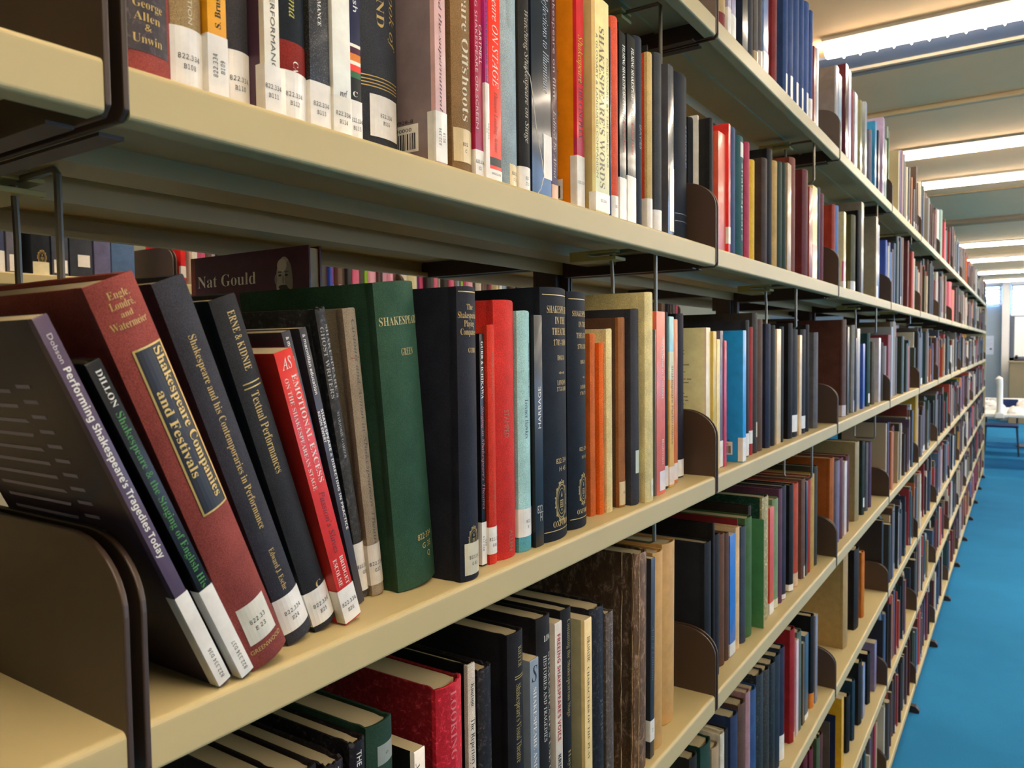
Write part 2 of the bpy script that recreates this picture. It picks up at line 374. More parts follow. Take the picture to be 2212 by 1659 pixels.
# row, bay, spine x, left edge y, lean, thickness, height, depth (mm), binding, colour, details
BOOKS = [
('S1', 0, -12.0, 228.2, 0.0, 32.6, 226.8, 154, 'h', '8a4038', {'n': 'brick red cloth hardback with dark title panel and gilt lettering', 'pan': [(13.5, 97.4, 0.1, 0.9, '2b1c22')], 'txt': [('George', 'sr', 'h', 38.9, 0.52, 0.52, 0.17, 'c8a860'), ('Allen', 'sr', 'h', 32.1, 0.5, 0.46, 0.17, 'c8a860'), ('&', 'sr', 'h', 26.7, 0.5, 0.12, 0.14, 'c8a860'), ('Unwin', 'sr', 'h', 20.3, 0.5, 0.52, 0.17, 'c8a860')]}),
('S1', 0, -14.0, 260.2, 0.0, 20.6, 232.8, 162, 'h', '9a8058', {'n': 'tan cloth hardback with call number B108', 'lab': (1.5, 35.8, '822.334', 'B108', 'h', 'e4e0d8', 0.0, 1.0), 'txt': [('COLLECTION', 's', 'd', 73.5, 38.4, 0.55, 0.16, 'd8cfb4')]}),
('S1', 0, -12.0, 281.2, 0.0, 13.5, 230.9, 160, 'p', 'd8920a', {'n': 'slim mustard yellow paperback with call number B109', 'lab': (1.5, 36.9, '822.334', 'B109', 'u', 'e4e0d8', 0.0, 1.0), 'txt': [('S. Brusberg', 'sb', 'u', 41.2, 69.5, 0.52, 0.34, '1c1408')]}),
('S1', 0, -22.0, 301.9, 0.0, 17.3, 206.0, 135, 'h', '3a383a', {'n': 'charcoal cloth hardback with call number B110', 'lab': (1.5, 37.1, '822.334', 'B110', 'h', 'e4e0d8', 0.0, 1.0)}),
('S1', 0, -10.0, 319.6, 0.0, 12.5, 238.0, 160, 'p', 'd8cbb8', {'n': 'paperback with cream spine and plum cover, call number B111', 'cov': '4f3446', 'lab': (1.5, 30.7, '822.334', 'B111', 'h', 'e4e0d8', 0.0, 1.0), 'txt': [('IN PERFORMANCE', 's', 'd', 86.3, 23.8, 0.55, 0.34, '5a5450')]}),
('S1', 0, -14.0, 333.1, 0.0, 26.3, 236.5, 149, 'h', '1a2026', {'n': 'dark navy hardback with red foot band and call number B112', 'lab': (1.5, 33.4, '822.334', 'B112', 'h', 'e4e0d8', 0.0, 1.0), 'bands': [(0, 52.2, '7a221a')], 'txt': [('Cinema', 'si', 'd', 95.3, 67.5, 0.5, 0.28, 'c8c060'), ('CAMBRIDGE', 'sr', 'd', 40.2, 5.5, 0.56, 0.2, 'e8e4da')]}),
('S1', 0, -14.0, 359.8, 0.0, 18.2, 221.4, 142, 'sp', '2a2826', {'n': 'black speckled paperback with call number B113', 'lab': (1.5, 32.5, '822.334', 'B113', 'h', 'e4e0d8', 0.0, 1.0), 'txt': [('PERFORMANCE', 'sb', 'd', 105.7, 70.1, 0.5, 0.2, 'e8e4da')]}),
('S1', 0, -12.0, 378.5, 0.0, 17.4, 224.0, 149, 'p', 'd8d2c4', {'n': 'plain ivory paperback with call number B114', 'lab': (1.5, 27.7, '822.334', 'B114', 'h', 'dedace', 0.0, 1.0), 'txt': [('nrf', 'si', 'h', 29.9, 0.55, 0.42, 0.4, '3a3430')]}),
('S1', 0, -20.0, 402.8, 0.0, 11.2, 205.5, 131, 'p', '222440', {'n': 'indigo paperback with coloured squares on its spine', 'lab': (1.5, 31.8, '822.334', 'B115', 'h', 'e4e0d8', 0.0, 1.0), 'bands': [(69.5, 71.8, 'd8d0c0'), (64.9, 69.5, '4a1c34'), (59.7, 64.9, 'c8702c'), (57.1, 59.7, 'd8d0c0'), (52.5, 57.1, 'd8382c'), (47.9, 52.5, '2c5c3c'), (28.2, 47.9, '141414')], 'txt': [('English', 's', 'd', 122.8, 94.6, 0.55, 0.5, 'e8e4da'), ('C', 'sb', 'h', 36.4, 0.4, 0.4, 0.4, 'e8e4da')]}),
('S1', 0, -34.0, 429.7, 0.0, 44.6, 214.8, 149, 'h', '34363a', {'n': 'thick charcoal hardback with four gilt lines and call number B116', 'lab': (16.8, 48.8, '822.334', 'B116', 'h', 'e4e0d8', 0.2, 0.92), 'lines': [(62.2, 'c8a860'), (59.4, 'c8a860'), (56.9, 'c8a860'), (54.5, 'c8a860')], 'txt': [('The Handbook of', 'si', 'd', 199.3, 87.6, 0.78, 0.2, 'c8a860'), ('STAGE AND', 'sr', 'd', 185.4, 101.0, 0.46, 0.22, 'c8a860'), ('SCREEN GUIDE', 'sr', 'd', 206.2, 118.2, 0.16, 0.2, 'c8a860')]}),
('S1', 0, -44.0, 496.1, 0.0, 3.0, 231.8, 147, 'p', '2c2a2e', {'n': 'very thin dark pamphlet tucked beside the mauve paperback'}),
('S1', 0, -6.0, 481.3, 0.0, 14.4, 232.9, 147, 'p', 'c09a96', {'n': 'paperback with pink spine and mauve back cover, call number B118', 'cov': '7c6c6e', 'barcode': 1, 'lab': (1.5, 41.1, '822.334', 'B118', 'u', 'e4e0d8', 0.0, 1.0), 'txt': [('Shakespeare and the supernatural', 'si', 'd', 200.2, 41.5, 0.5, 0.3, '5a4048')]}),
('S1', 0, -12.0, 514.2, 0.0, 27.8, 226.6, 143, 'h', '80623e', {'n': 'brown cloth hardback with pale lettering and cream sticker', 'lab': (9.8, 37.6, '822.', 'C', 'h', 'd0b888', 0.05, 0.95), 'txt': [('Shakespeare Offshoots', 'sr', 'd', 209.0, 44.2, 0.55, 0.42, 'd8ccb4')]}),
('S1', 0, -12.0, 542.4, 0.0, 11.9, 205.1, 141, 'p', '98183a', {'n': 'crimson paperback with white capitals beside the brown cloth hardback', 'lab': (1.5, 24.4, '822.334', 'C1', 'h', 'e4e0d8', 0.0, 1.0), 'txt': [('CARTMELL', 's', 'd', 131.8, 98.2, 0.72, 0.42, 'e8e4da'), ('INTERPRETING SHAKESPEARE ON SCREEN', 's', 'd', 201.1, 42.2, 0.25, 0.34, 'e0b8c0')]}),
('S1', 0, -10.0, 554.7, 0.0, 5.9, 212.3, 135, 'p', '9a2468', {'n': 'magenta paperback with tall white sticker', 'lab': (1.5, 83.8, '822.334', 'C1', 'd', 'e4e0d8', 0.0, 1.0), 'txt': [('INTERPRETING SHAKESPEARE ON', 's', 'd', 205.9, 84.6, 0.5, 0.5, '3a1c5c')]}),
('S1', 0, -10.0, 561.0, 0.0, 18.7, 239.4, 165, 'p', 'd8301c', {'n': 'scarlet paperback with italic lettering and small black emblem', 'lab': (1.5, 11.2, '822.334', '', 'h', 'e4e0d8', 0.0, 1.0), 'bands': [(14.4, 21.7, '201c1c')], 'txt': [('Shakespeare ON STAGE', 'si', 'd', 195.4, 83.3, 0.52, 0.55, 'f0d8d0'), ('Thirteen Leading Actors', 'si', 'd', 79.3, 26.6, 0.52, 0.3, '7a1810')]}),
('S1', 0, -14.0, 585.4, 0.0, 32.5, 215.1, 150, 'h', '8c9ca0', {'n': 'thick pale blue-grey cloth hardback with cream sticker', 'lab': (3.9, 23.0, '822.334', 'C 10', 'h', 'd0bc88', 0.38, 1.0), 'txt': [('Shakespeare and the Actor', 's', 'd', 211.1, 147.0, 0.45, 0.28, 'a8b4b4')]}),
('S1', 0, -14.0, 618.3, 0.0, 19.6, 223.9, 151, 'h', '2a2826', {'n': 'black hardback with a loose white thread at its foot', 'lab': (1.5, 25.0, '822', 'C12', 'h', 'e4e0d8', 0.0, 1.0), 'txt': [('Watching Shakespeare on Stage', 'si', 'd', 172.1, 47.7, 0.55, 0.4, 'b8b0a0')]}),
('S1', 0, -16.0, 641.1, 0.0, 37.2, 212.2, 148, 'g', '1c2430', {'n': 'glossy navy book in clear jacket with two white stickers', 'lab': (21.2, 64.6, '', '', 'h', 'e4e0d8', 0.55, 1.0), 'txt': [('Reflections to Illuminate', 'si', 'd', 202.4, 105.1, 0.72, 0.34, 'a8b0bc')]}),
('S1', 0, -24.0, 691.7, 0.0, 12.4, 229.2, 160, 'p', '4a2428', {'n': 'narrow maroon paperback with white vertical lettering', 'lab': (1.5, 21.4, '', '', 'h', 'd8a888', 0.0, 1.0), 'txt': [('Shakespeare on film', 's', 'd', 225.2, 111.2, 0.5, 0.5, 'c8b8b4'), ('Edited by Alma', 'si', 'd', 97.1, 28.5, 0.5, 0.5, 'c8b8b4')]}),
('S1', 0, -14.0, 728.0, 0.0, 16.7, 236.3, 152, 'p', 'b8202c', {'n': 'paperback with orange back cover and red cinema lettering on its spine', 'cov': 'c8740c', 'barcode': 1, 'coverlines': 1, 'lab': (1.5, 57.0, '822.334', '', 'h', 'e4e0d8', 0.0, 1.0), 'bands': [(58.0, 75.6, 'a02848')], 'txt': [('Shakespeare', 'si', 'd', 183.3, 134.0, 0.5, 0.7, 'e0c040'), ('AT THE CINEPLEX', 'sb', 'd', 141.2, 75.6, 0.5, 0.6, '30204c')]}),
('S1', 0, -4.0, 751.4, 0.0, 33.7, 230.9, 150, 'p', 'dccb90', {'n': 'thick cream paperback with large sepia capitals', 'cov': 'a08c5c', 'lab': (1.5, 21.7, '822.334', '', 'h', 'e4e0d8', 0.0, 1.0), 'txt': [("SHAKESPEARE'S WORDS", 'sr', 'd', 199.3, 26.7, 0.45, 0.42, '6a5a3c'), ('A GLOSSARY & LANGUAGE COMPANION', 's', 'd', 190.4, 36.8, 0.12, 0.16, '8a7a58'), ('FOREWORD BY THE DIRECTOR', 's', 'd', 170.6, 50.8, 0.85, 0.16, '8a7a58')]}),
('S1', 0, -16.0, 810.5, 0.0, 3.0, 218.9, 139, 'p', '2c2c4c', {'n': 'wafer-thin navy booklet beside the coral book'}),
('S1', 0, -14.0, 813.7, 0.0, 18.4, 232.9, 147, 'h', 'c85238', {'n': 'coral cloth hardback with torn headcap', 'lab': (1.5, 28.4, '822', '', 'h', 'e4e0d8', 0.0, 1.0)}),
('S1', 0, -16.0, 836.3, 0.0, 19.2, 223.6, 140, 'g', '18181c', {'n': 'glossy black book with white and red lettering, left of two alike', 'lab': (1.5, 53.5, '', '', 'h', 'e4e0d8', 0.0, 1.0), 'txt': [("FILMING SHAKESPEARE'S PLAYS", 'sb', 'd', 209.2, 124.1, 0.6, 0.45, 'e8e4da'), ('Anthony Davies', 'si', 'd', 122.5, 83.4, 0.6, 0.4, 'c8281c')]}),
('S1', 0, -15.0, 855.9, 0.0, 23.8, 226.8, 146, 'g', '18181c', {'n': 'glossy black book with white and red lettering, right of two alike', 'lab': (1.5, 58.9, '', '', 'h', 'e4e0d8', 0.0, 1.0), 'txt': [("FILMING SHAKESPEARE'S PLAYS", 'sb', 'd', 212.1, 126.4, 0.6, 0.4, 'e8e4da'), ('Anthony Davies', 'si', 'd', 125.3, 85.0, 0.6, 0.36, 'c8281c')]}),
('S1', 0, -15.0, 880.1, 0.0, 23.4, 232.5, 155, 'h', '262c38', {'n': 'blue-black cloth hardback with faint lettering', 'txt': [('DAVIES', 's', 'd', 126.5, 97.1, 0.6, 0.4, '7a8496')]}),
('S1', 0, -24.0, 933.8, 0.0, 4.9, 239.2, 148, 'h', '1a1a1c', {'n': 'thin black hardback with a clear foot sticker', 'lab': (1.5, 52.7, '', '', 'h', 'c8c4bc', 0.0, 1.0)}),
('S1', 0, -15.0, 917.9, 0.0, 15.5, 224.1, 151, 'h', 'b8a068', {'n': 'cream book with orange-red edge', 'cov': 'c84830', 'lab': (1.5, 41.1, '', '', 'h', 'e4e0d8', 0.0, 1.0)}),
('S1', 0, -16.0, 945.5, 0.0, 23.3, 233.0, 151, 'h', '3c3e40', {'n': 'grey-black hardback with boxed white foot sticker', 'lab': (1.5, 31.1, '', '', 'h', 'e4e0d8', 0.0, 1.0)}),
('S1', 0, -30.0, 1015.7, 0.0, 3.0, 235.9, 152, 'p', '9a3050', {'n': 'thin magenta-edged pamphlet near the right end, upper shelf'}),
('S1', 0, -20.0, 994.7, 0.0, 20.6, 233.8, 160, 'g', '4a4a50', {'n': 'glossy grey book with tall white sticker', 'lab': (10.0, 95.8, '', '', 'h', 'e4e0d8', 0.2, 1.0)}),
('S1', 0, -34.0, 1062.2, 0.0, 51.9, 247.0, 163, 'h', '1e222a', {'n': 'thick blue-black hardback at the right end', 'lines': [(45.5, '8a8a8c'), (34.7, '8a8a8c')], 'txt': [('STERNFELD', 's', 'd', 176.6, 115.3, 0.75, 0.2, '7a90b8')]}),
('S2', 0, -3.7, 271.1, 24.09, 8.4, 232.5, 150, 'p', '4a3c50', {'n': 'leaning dark violet paperback nearest the bracket, call number D36', 'cov': '281e30', 'backtext': 1, 'lab': (1.5, 66.0, '822.334 D36', '', 'u', 'e4e0d8', 0.0, 1.0), 'txt': [('Dobson', 's', 'd', 223.3, 207.9, 0.5, 0.36, 'c8c0c0'), ("Performing Shakespeare's Tragedies Today", 's2', 'd', 205.4, 91.4, 0.52, 0.5, 'e8e4da')]}),
('S2', 0, -2.0, 285.5, 24.44, 9.1, 208.9, 138, 'h2', '17171b', {'n': 'leaning black paperback with green title, call number D37', 'lab': (1.5, 66.4, '822.334 D37', '', 'u', 'e4e0d8', 0.0, 1.0), 'txt': [('DILLON', 'sr', 'd', 204.1, 183.1, 0.55, 0.42, 'e8e4da'), ('Shakespeare & the Staging of English History', 'sr', 'd', 179.9, 56.3, 0.55, 0.55, '4a8a3c')]}),
('S2', 0, -2.0, 295.5, 22.47, 29.2, 247.0, 167, 'h', '7c3a34', {'n': 'leaning thick maroon cloth hardback with black and gilt title panel', 'panrim': 1, 'lab': (16.9, 43.4, '822.33', 'E 23', 'h', 'd2cdbe', 0.15, 0.85), 'pan': [(107.3, 209.0, 0.3, 0.96, '17151a')], 'txt': [('Engle,', 'sr', 'h', 239.2, 0.5, 0.42, 0.17, 'c8a860'), ('Londré,', 'sr', 'h', 233.7, 0.5, 0.48, 0.17, 'c8a860'), ('and', 'sr', 'h', 228.6, 0.5, 0.24, 0.14, 'c8a860'), ('Watermeier', 'sr', 'h', 223.3, 0.5, 0.72, 0.17, 'c8a860'), ('Shakespeare Companies', 'sb', 'd', 206.3, 113.9, 0.8, 0.24, 'd8b868'), ('and Festivals', 'sb', 'd', 183.9, 130.7, 0.5, 0.22, 'd8b868'), ('GREENWOOD', 's', 'h', 12.1, 0.5, 0.8, 0.12, 'c8a860')]}),
('S2', 0, -16.8, 334.8, 20.82, 22.0, 250.0, 156, 'h', '33333a', {'n': 'leaning charcoal rounded hardback with gilt title, call number E24', 'lab': (9.1, 35.4, '822.334', 'E24', 'h', 'e4e0d8', 0.0, 1.0), 'txt': [('Shakespeare and his Contemporaries in Performance', 'sr', 'd', 216.3, 86.2, 0.5, 0.27, 'c8a860'), ('Edward J. Esche', 'sr', 'd', 70.6, 39.4, 0.5, 0.22, 'c8a860')]}),
('S2', 0, -20.8, 361.4, 18.83, 20.7, 238.9, 167, 'h', '2b2b2e', {'n': 'leaning black hardback with double gilt bar, call number E25', 'lab': (4.8, 30.9, '822.334', 'E25', 'h', 'e4e0d8', 0.0, 1.0), 'lines': [(183.3, 'c8a860', 0.2, 0.85), (180.2, 'c8a860', 0.2, 0.85)], 'txt': [('ERNE & KIDNIE', 'sr', 'd', 230.0, 191.4, 0.55, 0.33, 'c8a860'), ('Textual Performances', 'sr', 'd', 177.0, 120.2, 0.5, 0.36, 'c8a860'), ('C', 'sr', 'h', 32.8, 0.62, 0.25, 0.3, 'c8a860')]}),
('S2', 0, -15.2, 382.7, 16.52, 15.7, 202.8, 126, 'p', 'b8261c', {'n': 'leaning scarlet paperback with white capitals, call number E26', 'lab': (1.5, 27.4, '822.334', 'E26', 'h', 'e4e0d8', 0.0, 1.0), 'txt': [('AS', 'si', 'h', 194.1, 0.5, 0.55, 0.6, 'e8e4da'), ('EMOTIONAL EXCESS', 'sr', 'd', 185.5, 108.0, 0.72, 0.34, 'e8dcd0'), ('ON THE SHAKESPEAREAN STAGE', 'sr', 'd', 184.5, 104.6, 0.28, 0.24, 'e0d0c4'), ("Passion's Slaves", 'si', 'd', 102.1, 54.5, 0.55, 0.36, '5a100c'), ('BRIDGET', 'sr', 'd', 50.9, 28.5, 0.7, 0.26, 'e8dcd0'), ('ESCOLME', 'sr', 'd', 50.9, 29.6, 0.3, 0.26, 'e8dcd0')]}),
('S2', 0, -39.1, 407.8, 15.19, 8.6, 216.3, 147, 'p', '38363c', {'n': 'grey paperback mostly hidden behind the scarlet one', 'txt': [('& macmillan education', 's2', 'd', 212.3, 171.3, 0.5, 0.4, 'e8e4da')]}),
('S2', 0, -39.8, 419.7, 13.96, 7.3, 218.0, 150, 'p', '38363c', {'n': 'grey paperback with white sans lettering beside its twin', 'txt': [('& macmillan education', 's2', 'd', 213.4, 169.0, 0.45, 0.42, 'e8e4da'), ('SHAKESPEARE & DIRECTING IN PRACTICE', 's2', 'd', 157.4, 62.0, 0.68, 0.36, 'e8e4da'), ('KEVIN EWERT', 's2', 'd', 156.4, 132.5, 0.25, 0.34, 'e8e4da')]}),
('S2', 0, -48.5, 433.7, 10.71, 10.9, 230.6, 143, 'hw', '3a3836', {'n': 'worn black paperback with frayed corners and call number G8', 'lab': (5.7, 45.2, '822.334', 'G8', 'h', 'e4e0d8', 0.0, 1.0), 'txt': [("SHAKESPEARE'S", 'sr', 'd', 218.1, 162.2, 0.74, 0.34, 'b8b4ac'), ('GHOST WRITERS', 'sr', 'd', 216.7, 162.2, 0.3, 0.34, 'b8b4ac'), ('MARJORIE GARBER', 'sr', 'd', 151.4, 114.6, 0.5, 0.26, 'a8a49c')]}),
('S2', 0, -42.9, 439.8, 6.61, 14.1, 228.7, 156, 'h', '887a66', {'n': 'tan-grey cloth hardback with red mark and call number G32', 'lab': (9.2, 42.1, '822.334', 'G32', 'h', 'ccc4b4', 0.0, 1.0), 'txt': [('Customs and Action in Shakespearean Theatre', 'si', 'd', 220.4, 40.2, 0.6, 0.3, '5c5040'), ('Jonson', 'sb', 'h', 191.0, 0.5, 0.6, 0.1, 'b02820')]}),
('S2', 0, -27.4, 457.4, 5.38, 47.2, 248.8, 165, 'h', '2c4a38', {'n': 'thick green cloth hardback with gilt lettering', 'txt': [('SHAKESPEARE', 'sr', 'h', 218.3, 0.55, 0.98, 0.17, 'd0bc80'), ('GREEN', 'sr', 'h', 193.3, 0.6, 0.32, 0.15, 'c8a860'), ('822·334', 's', 'h', 39.9, 0.68, 0.42, 0.13, 'c8a860'), ('G 35', 's', 'h', 31.6, 0.72, 0.28, 0.12, 'c8a860'), ('Q', 's', 'h', 23.7, 0.76, 0.1, 0.12, 'c8a860')]}),
('S2', 0, -3.0, 505.0, 0.0, 27.0, 247.9, 161, 'h', '22242e', {'n': 'navy cloth hardback with cream sticker over a gilt crest', 'lab': (5.2, 32.2, '822.334', 'G 41', 'h', 'c8c0a4', 0.15, 1.0), 'lines': [(243.8, 'c8a860')], 'crest': (35.0, 0.55), 'txt': [('The', 'sr', 'h', 231.4, 0.5, 0.3, 0.22, 'c8a860'), ('Shakespearian', 'sr', 'h', 224.5, 0.5, 0.9, 0.24, 'c8a860'), ('Playing', 'sr', 'h', 217.5, 0.5, 0.5, 0.24, 'c8a860'), ('Companies', 'sr', 'h', 210.6, 0.5, 0.75, 0.24, 'c8a860'), ('GURR', 'sr', 'h', 195.1, 0.6, 0.4, 0.18, 'c8a860')]}),
('S2', 0, -19.4, 554.1, 0.0, 7.4, 209.8, 140, 'p', '161418', {'n': 'slim black paperback with pink lettering, call number G45', 'lab': (1.5, 40.1, '822.334', 'G45', 'u', 'e4e0d8', 0.0, 1.0), 'txt': [('GURR & ICHIKAWA', 'sb', 'd', 202.7, 151.4, 0.5, 0.55, 'e8e4da'), ("Staging in Shakespeare's Theatres", 'si', 'd', 144.7, 51.9, 0.5, 0.6, 'c87070')]}),
('S2', 0, -15.3, 561.9, 0.0, 12.4, 217.3, 135, 'h', 'b83020', {'n': 'small vermilion cloth hardback with call number G46', 'lab': (9.5, 34.3, '822.334', 'G46', 'h', 'e4e0d8', 0.0, 1.0), 'txt': [('Staging Shakespeare', 's', 'd', 193.5, 151.7, 0.55, 0.24, 'a86030'), ('NEW MERMAIDS', 's', 'd', 75.9, 46.2, 0.6, 0.24, 'a86030')]}),
('S2', 0, -14.0, 574.7, 0.0, 33.9, 240.4, 150, 'h', 'b42a24', {'n': 'tall bright red cloth hardback with faded spine lettering', 'txt': [('STAMPED', 's', 'd', 139.5, 113.6, 0.4, 0.22, '96603a'), ('ALLEN', 's', 'd', 26.6, 6.9, 0.55, 0.2, '96603a')]}),
('S2', 0, -13.4, 610.3, 0.0, 23.2, 231.6, 147, 'h', '8ab0b0', {'n': 'pale turquoise hardback with blue side and white sticker', 'cov': '2c5878', 'lab': (14.6, 41.7, '822', 'H', 'h', 'e4e0d8', 0.0, 1.0), 'bands': [(0, 14.6, '4c8c98')], 'txt': [('Terence Hawkes', 'sr', 'd', 147.6, 109.6, 0.5, 0.3, '30405c'), ('Meaning by Shakespeare', 'sr', 'd', 201.8, 148.5, 0.8, 0.2, '30405c')]}),
('S2', 0, -11.8, 633.9, 0.0, 15.8, 228.6, 159, 'hf', '1c1a1c', {'n': 'narrow black hardback with white upward lettering', 'txt': [('HARBAGE', 's', 'u', 117.3, 158.3, 0.55, 0.42, 'e8e4da'), ('822.', 's', 'h', 37.4, 0.55, 0.7, 0.6, 'b8b4ac'), ('H', 's', 'h', 29.1, 0.65, 0.25, 0.6, 'b8b4ac')]}),
('S2', 0, -9.6, 650.1, 0.0, 52.1, 256.6, 163, 'h', '181e28', {'n': 'dark navy gilt hardback with oval crest and two stars, left of the pair', 'lines': [(249.4, 'c8a860'), (10.3, 'c8a860')], 'crest': (39.0, 0.6), 'txt': [('SHAKESPEARE', 'sr', 'h', 235.0, 0.58, 0.82, 0.17, 'c8a860'), ('IN THE', 'sr', 'h', 224.2, 0.62, 0.45, 0.17, 'c8a860'), ('THEATRE', 'sr', 'h', 213.0, 0.6, 0.6, 0.17, 'c8a860'), ('1701-1800', 'sr', 'h', 201.8, 0.62, 0.55, 0.14, 'c8a860'), ('HOGAN', 'sr', 'h', 186.3, 0.64, 0.34, 0.12, 'c8a860'), ('**', 's', 'h', 169.8, 0.66, 0.28, 0.1, 'c8a860'), ('LONDON', 'sr', 'h', 160.9, 0.66, 0.4, 0.12, 'c8a860'), ('1751-1800', 'sr', 'h', 154.3, 0.66, 0.44, 0.1, 'c8a860'), ('822·334', 's', 'h', 81.0, 0.62, 0.45, 0.12, 'c8a860'), ('H 45', 's', 'h', 72.4, 0.66, 0.3, 0.11, 'c8a860'), ('OXFORD', 'sr', 'h', 17.0, 0.6, 0.62, 0.14, 'c8a860')]}),
('S2', 0, -14.8, 712.9, 0.0, 42.2, 255.8, 174, 'h', '181e28', {'n': 'dark navy gilt hardback with oval crest and one star, right of the pair', 'lines': [(248.2, 'c8a860'), (11.1, 'c8a860')], 'crest': (41.7, 0.6), 'txt': [('SHAKESPEARE', 'sr', 'h', 232.8, 0.58, 0.82, 0.17, 'c8a860'), ('IN THE', 'sr', 'h', 221.3, 0.62, 0.45, 0.17, 'c8a860'), ('THEATRE', 'sr', 'h', 209.3, 0.6, 0.6, 0.17, 'c8a860'), ('1701-1800', 'sr', 'h', 197.4, 0.62, 0.55, 0.14, 'c8a860'), ('HOGAN', 'sr', 'h', 180.9, 0.64, 0.34, 0.12, 'c8a860'), ('*', 's', 'h', 163.3, 0.66, 0.14, 0.1, 'c8a860'), ('LONDON', 'sr', 'h', 153.8, 0.66, 0.4, 0.12, 'c8a860'), ('1701-1750', 'sr', 'h', 146.8, 0.66, 0.44, 0.1, 'c8a860'), ('822·334', 's', 'h', 86.3, 0.62, 0.45, 0.12, 'c8a860'), ('H 45', 's', 'h', 77.2, 0.66, 0.3, 0.11, 'c8a860'), ('OXFORD', 'sr', 'h', 18.3, 0.6, 0.62, 0.14, 'c8a860')]}),
('S2', 0, -29.9, 786.2, 0.0, 13.8, 212.3, 147, 'h', 'b45a28', {'n': 'orange cloth hardback beside the crested navy pair', 'txt': [('STUDIES IN DRAMA', 's', 'd', 191.4, 62.3, 0.7, 0.25, '7c3c1c')]}),
('S2', 0, -25.6, 800.4, 0.0, 12.7, 201.5, 140, 'h', 'c85a18', {'n': 'vivid orange cloth hardback, shortest on its shelf', 'txt': [('PLAYHOUSE', 's', 'd', 185.8, 82.7, 0.7, 0.25, '8c3c10')]}),
('S2', 0, -22.5, 813.5, 0.0, 15.8, 217.8, 141, 'h', 'c8b884', {'n': 'cream cloth hardback with curled grey wrapper at its head', 'txt': [('THE ELIZABETHAN STAGE', 's', 'd', 202.0, 59.1, 0.75, 0.2, '8c7c50')]}),
('S2', 0, -22.5, 847.2, 0.0, 19.0, 232.0, 150, 'h', '8c5830', {'n': 'brown cloth hardback with cream foot sticker', 'cov': '5c4030', 'lab': (2.9, 31.6, '822', '', 'h', 'ccb480', 0.05, 1.0), 'txt': [('HISTORY OF THE THEATRE', 's', 'd', 213.2, 54.5, 0.6, 0.2, '6c4020')]}),
('S2', 0, -14.4, 866.6, 0.0, 24.0, 243.0, 161, 'h', '34343a', {'n': 'dark grey hardback with greenish-white sticker', 'lab': (39.5, 67.9, '', '', 'h', 'c0c8b4', 0.3, 1.0), 'txt': [('Henry Irving, Shakespearean', 'si', 'd', 230.4, 131.9, 0.75, 0.22, 'b4a878'), ('Hughes', 'si', 'd', 115.8, 91.6, 0.75, 0.2, 'b4a878')]}),
('S2', 0, -6.3, 891.0, 0.0, 24.7, 264.3, 180, 'h', 'c4b684', {'n': 'tall cream cloth hardback rising above its neighbours', 'lab': (6.4, 28.9, '822', '', 'd', 'd8d4c4', 0.4, 0.95)}),
('S2', 0, -15.6, 937.6, 0.0, 3.5, 218.8, 149, 'p', '5a5a58', {'n': 'very thin grey pamphlet beside the salmon paperback'}),
('S2', 0, -14.9, 941.6, 0.0, 28.8, 242.7, 153, 'p', 'c05a48', {'n': 'salmon paperback with white upright lettering', 'cov': 'cc6a28', 'lab': (4.9, 30.9, '', '', 'h', 'dcd0cc', 0.3, 1.0), 'txt': [('Coriolanus in Context', 's', 'd', 208.0, 127.2, 0.7, 0.3, 'e8e4da'), ('Bulman', 's', 'd', 73.0, 39.6, 0.7, 0.2, 'e8e4da')]}),
('S2', 0, -23.2, 990.6, 0.0, 13.3, 243.2, 165, 'h', '24282c', {'n': 'thin green-black hardback right of the salmon paperback', 'lab': (3.9, 32.2, '', '', 'h', 'd4ccc4', 0.0, 1.0)}),
('S2', 0, -23.0, 1005.2, 0.0, 17.1, 237.9, 163, 'p', 'c89a48', {'n': 'paperback fading from pale blue to amber', 'lab': (3.9, 28.7, '', '', 'h', 'dcc8b8', 0.0, 1.0), 'bands': [(189.2, 237.9, '7cb0b8'), (150.5, 189.2, 'b8b890')], 'txt': [('Shakespeare Performance', 's', 'd', 169.9, 59.9, 0.6, 0.5, '805830')]}),
('S2', 0, -30.4, 1040.9, 0.0, 14.2, 235.2, 162, 'p', 'b4602c', {'n': 'thin burnt orange paperback', 'lab': (4.7, 28.9, '', '', 'h', 'd8ccc0', 0.0, 1.0)}),
('S2', 0, -40.3, 1082.4, 0.0, 30.2, 245.0, 153, 'h', '221e28', {'n': 'purple-black hardback at the right end with white foot label', 'lab': (2.1, 27.3, '', '', 'h', 'e4e0d8', 0.0, 1.0)}),
('S3', 0, -14.0, 298.0, 0.0, 22.5, 262.2, 182, 'h', '1c1618', {'n': 'dark hardback with rough tan page block, first at the left'}),
('S3', 0, -14.0, 325.9, 0.0, 29.0, 250.3, 157, 'h', '1c1618', {'n': 'dark hardback with rough tan page block, second at the left'}),
('S3', 0, -16.0, 361.9, 0.0, 18.2, 243.3, 157, 'hw', '1e161a', {'n': 'dark torn hardback with white capitals, third at the left', 'txt': [('THE CAMBRIDGE', 's', 'd', 239.3, 205.3, 0.5, 0.3, 'e8e4da')]}),
('S3', 0, -16.0, 385.2, 0.0, 16.5, 249.4, 167, 'hw', '1a161a', {'n': 'dark torn hardback with white capitals beside the green book', 'txt': [('THE CAMBRIDGE', 's', 'd', 241.4, 193.5, 0.5, 0.35, 'e8e4da')]}),
('S3', 0, -14.0, 402.1, 0.0, 28.9, 253.3, 176, 'h', '1c3428', {'n': 'dark green cloth hardback with grey oval sticker', 'lab': (221.5, 236.6, '5', '', 'u', '8a9088', 0.3, 0.95)}),
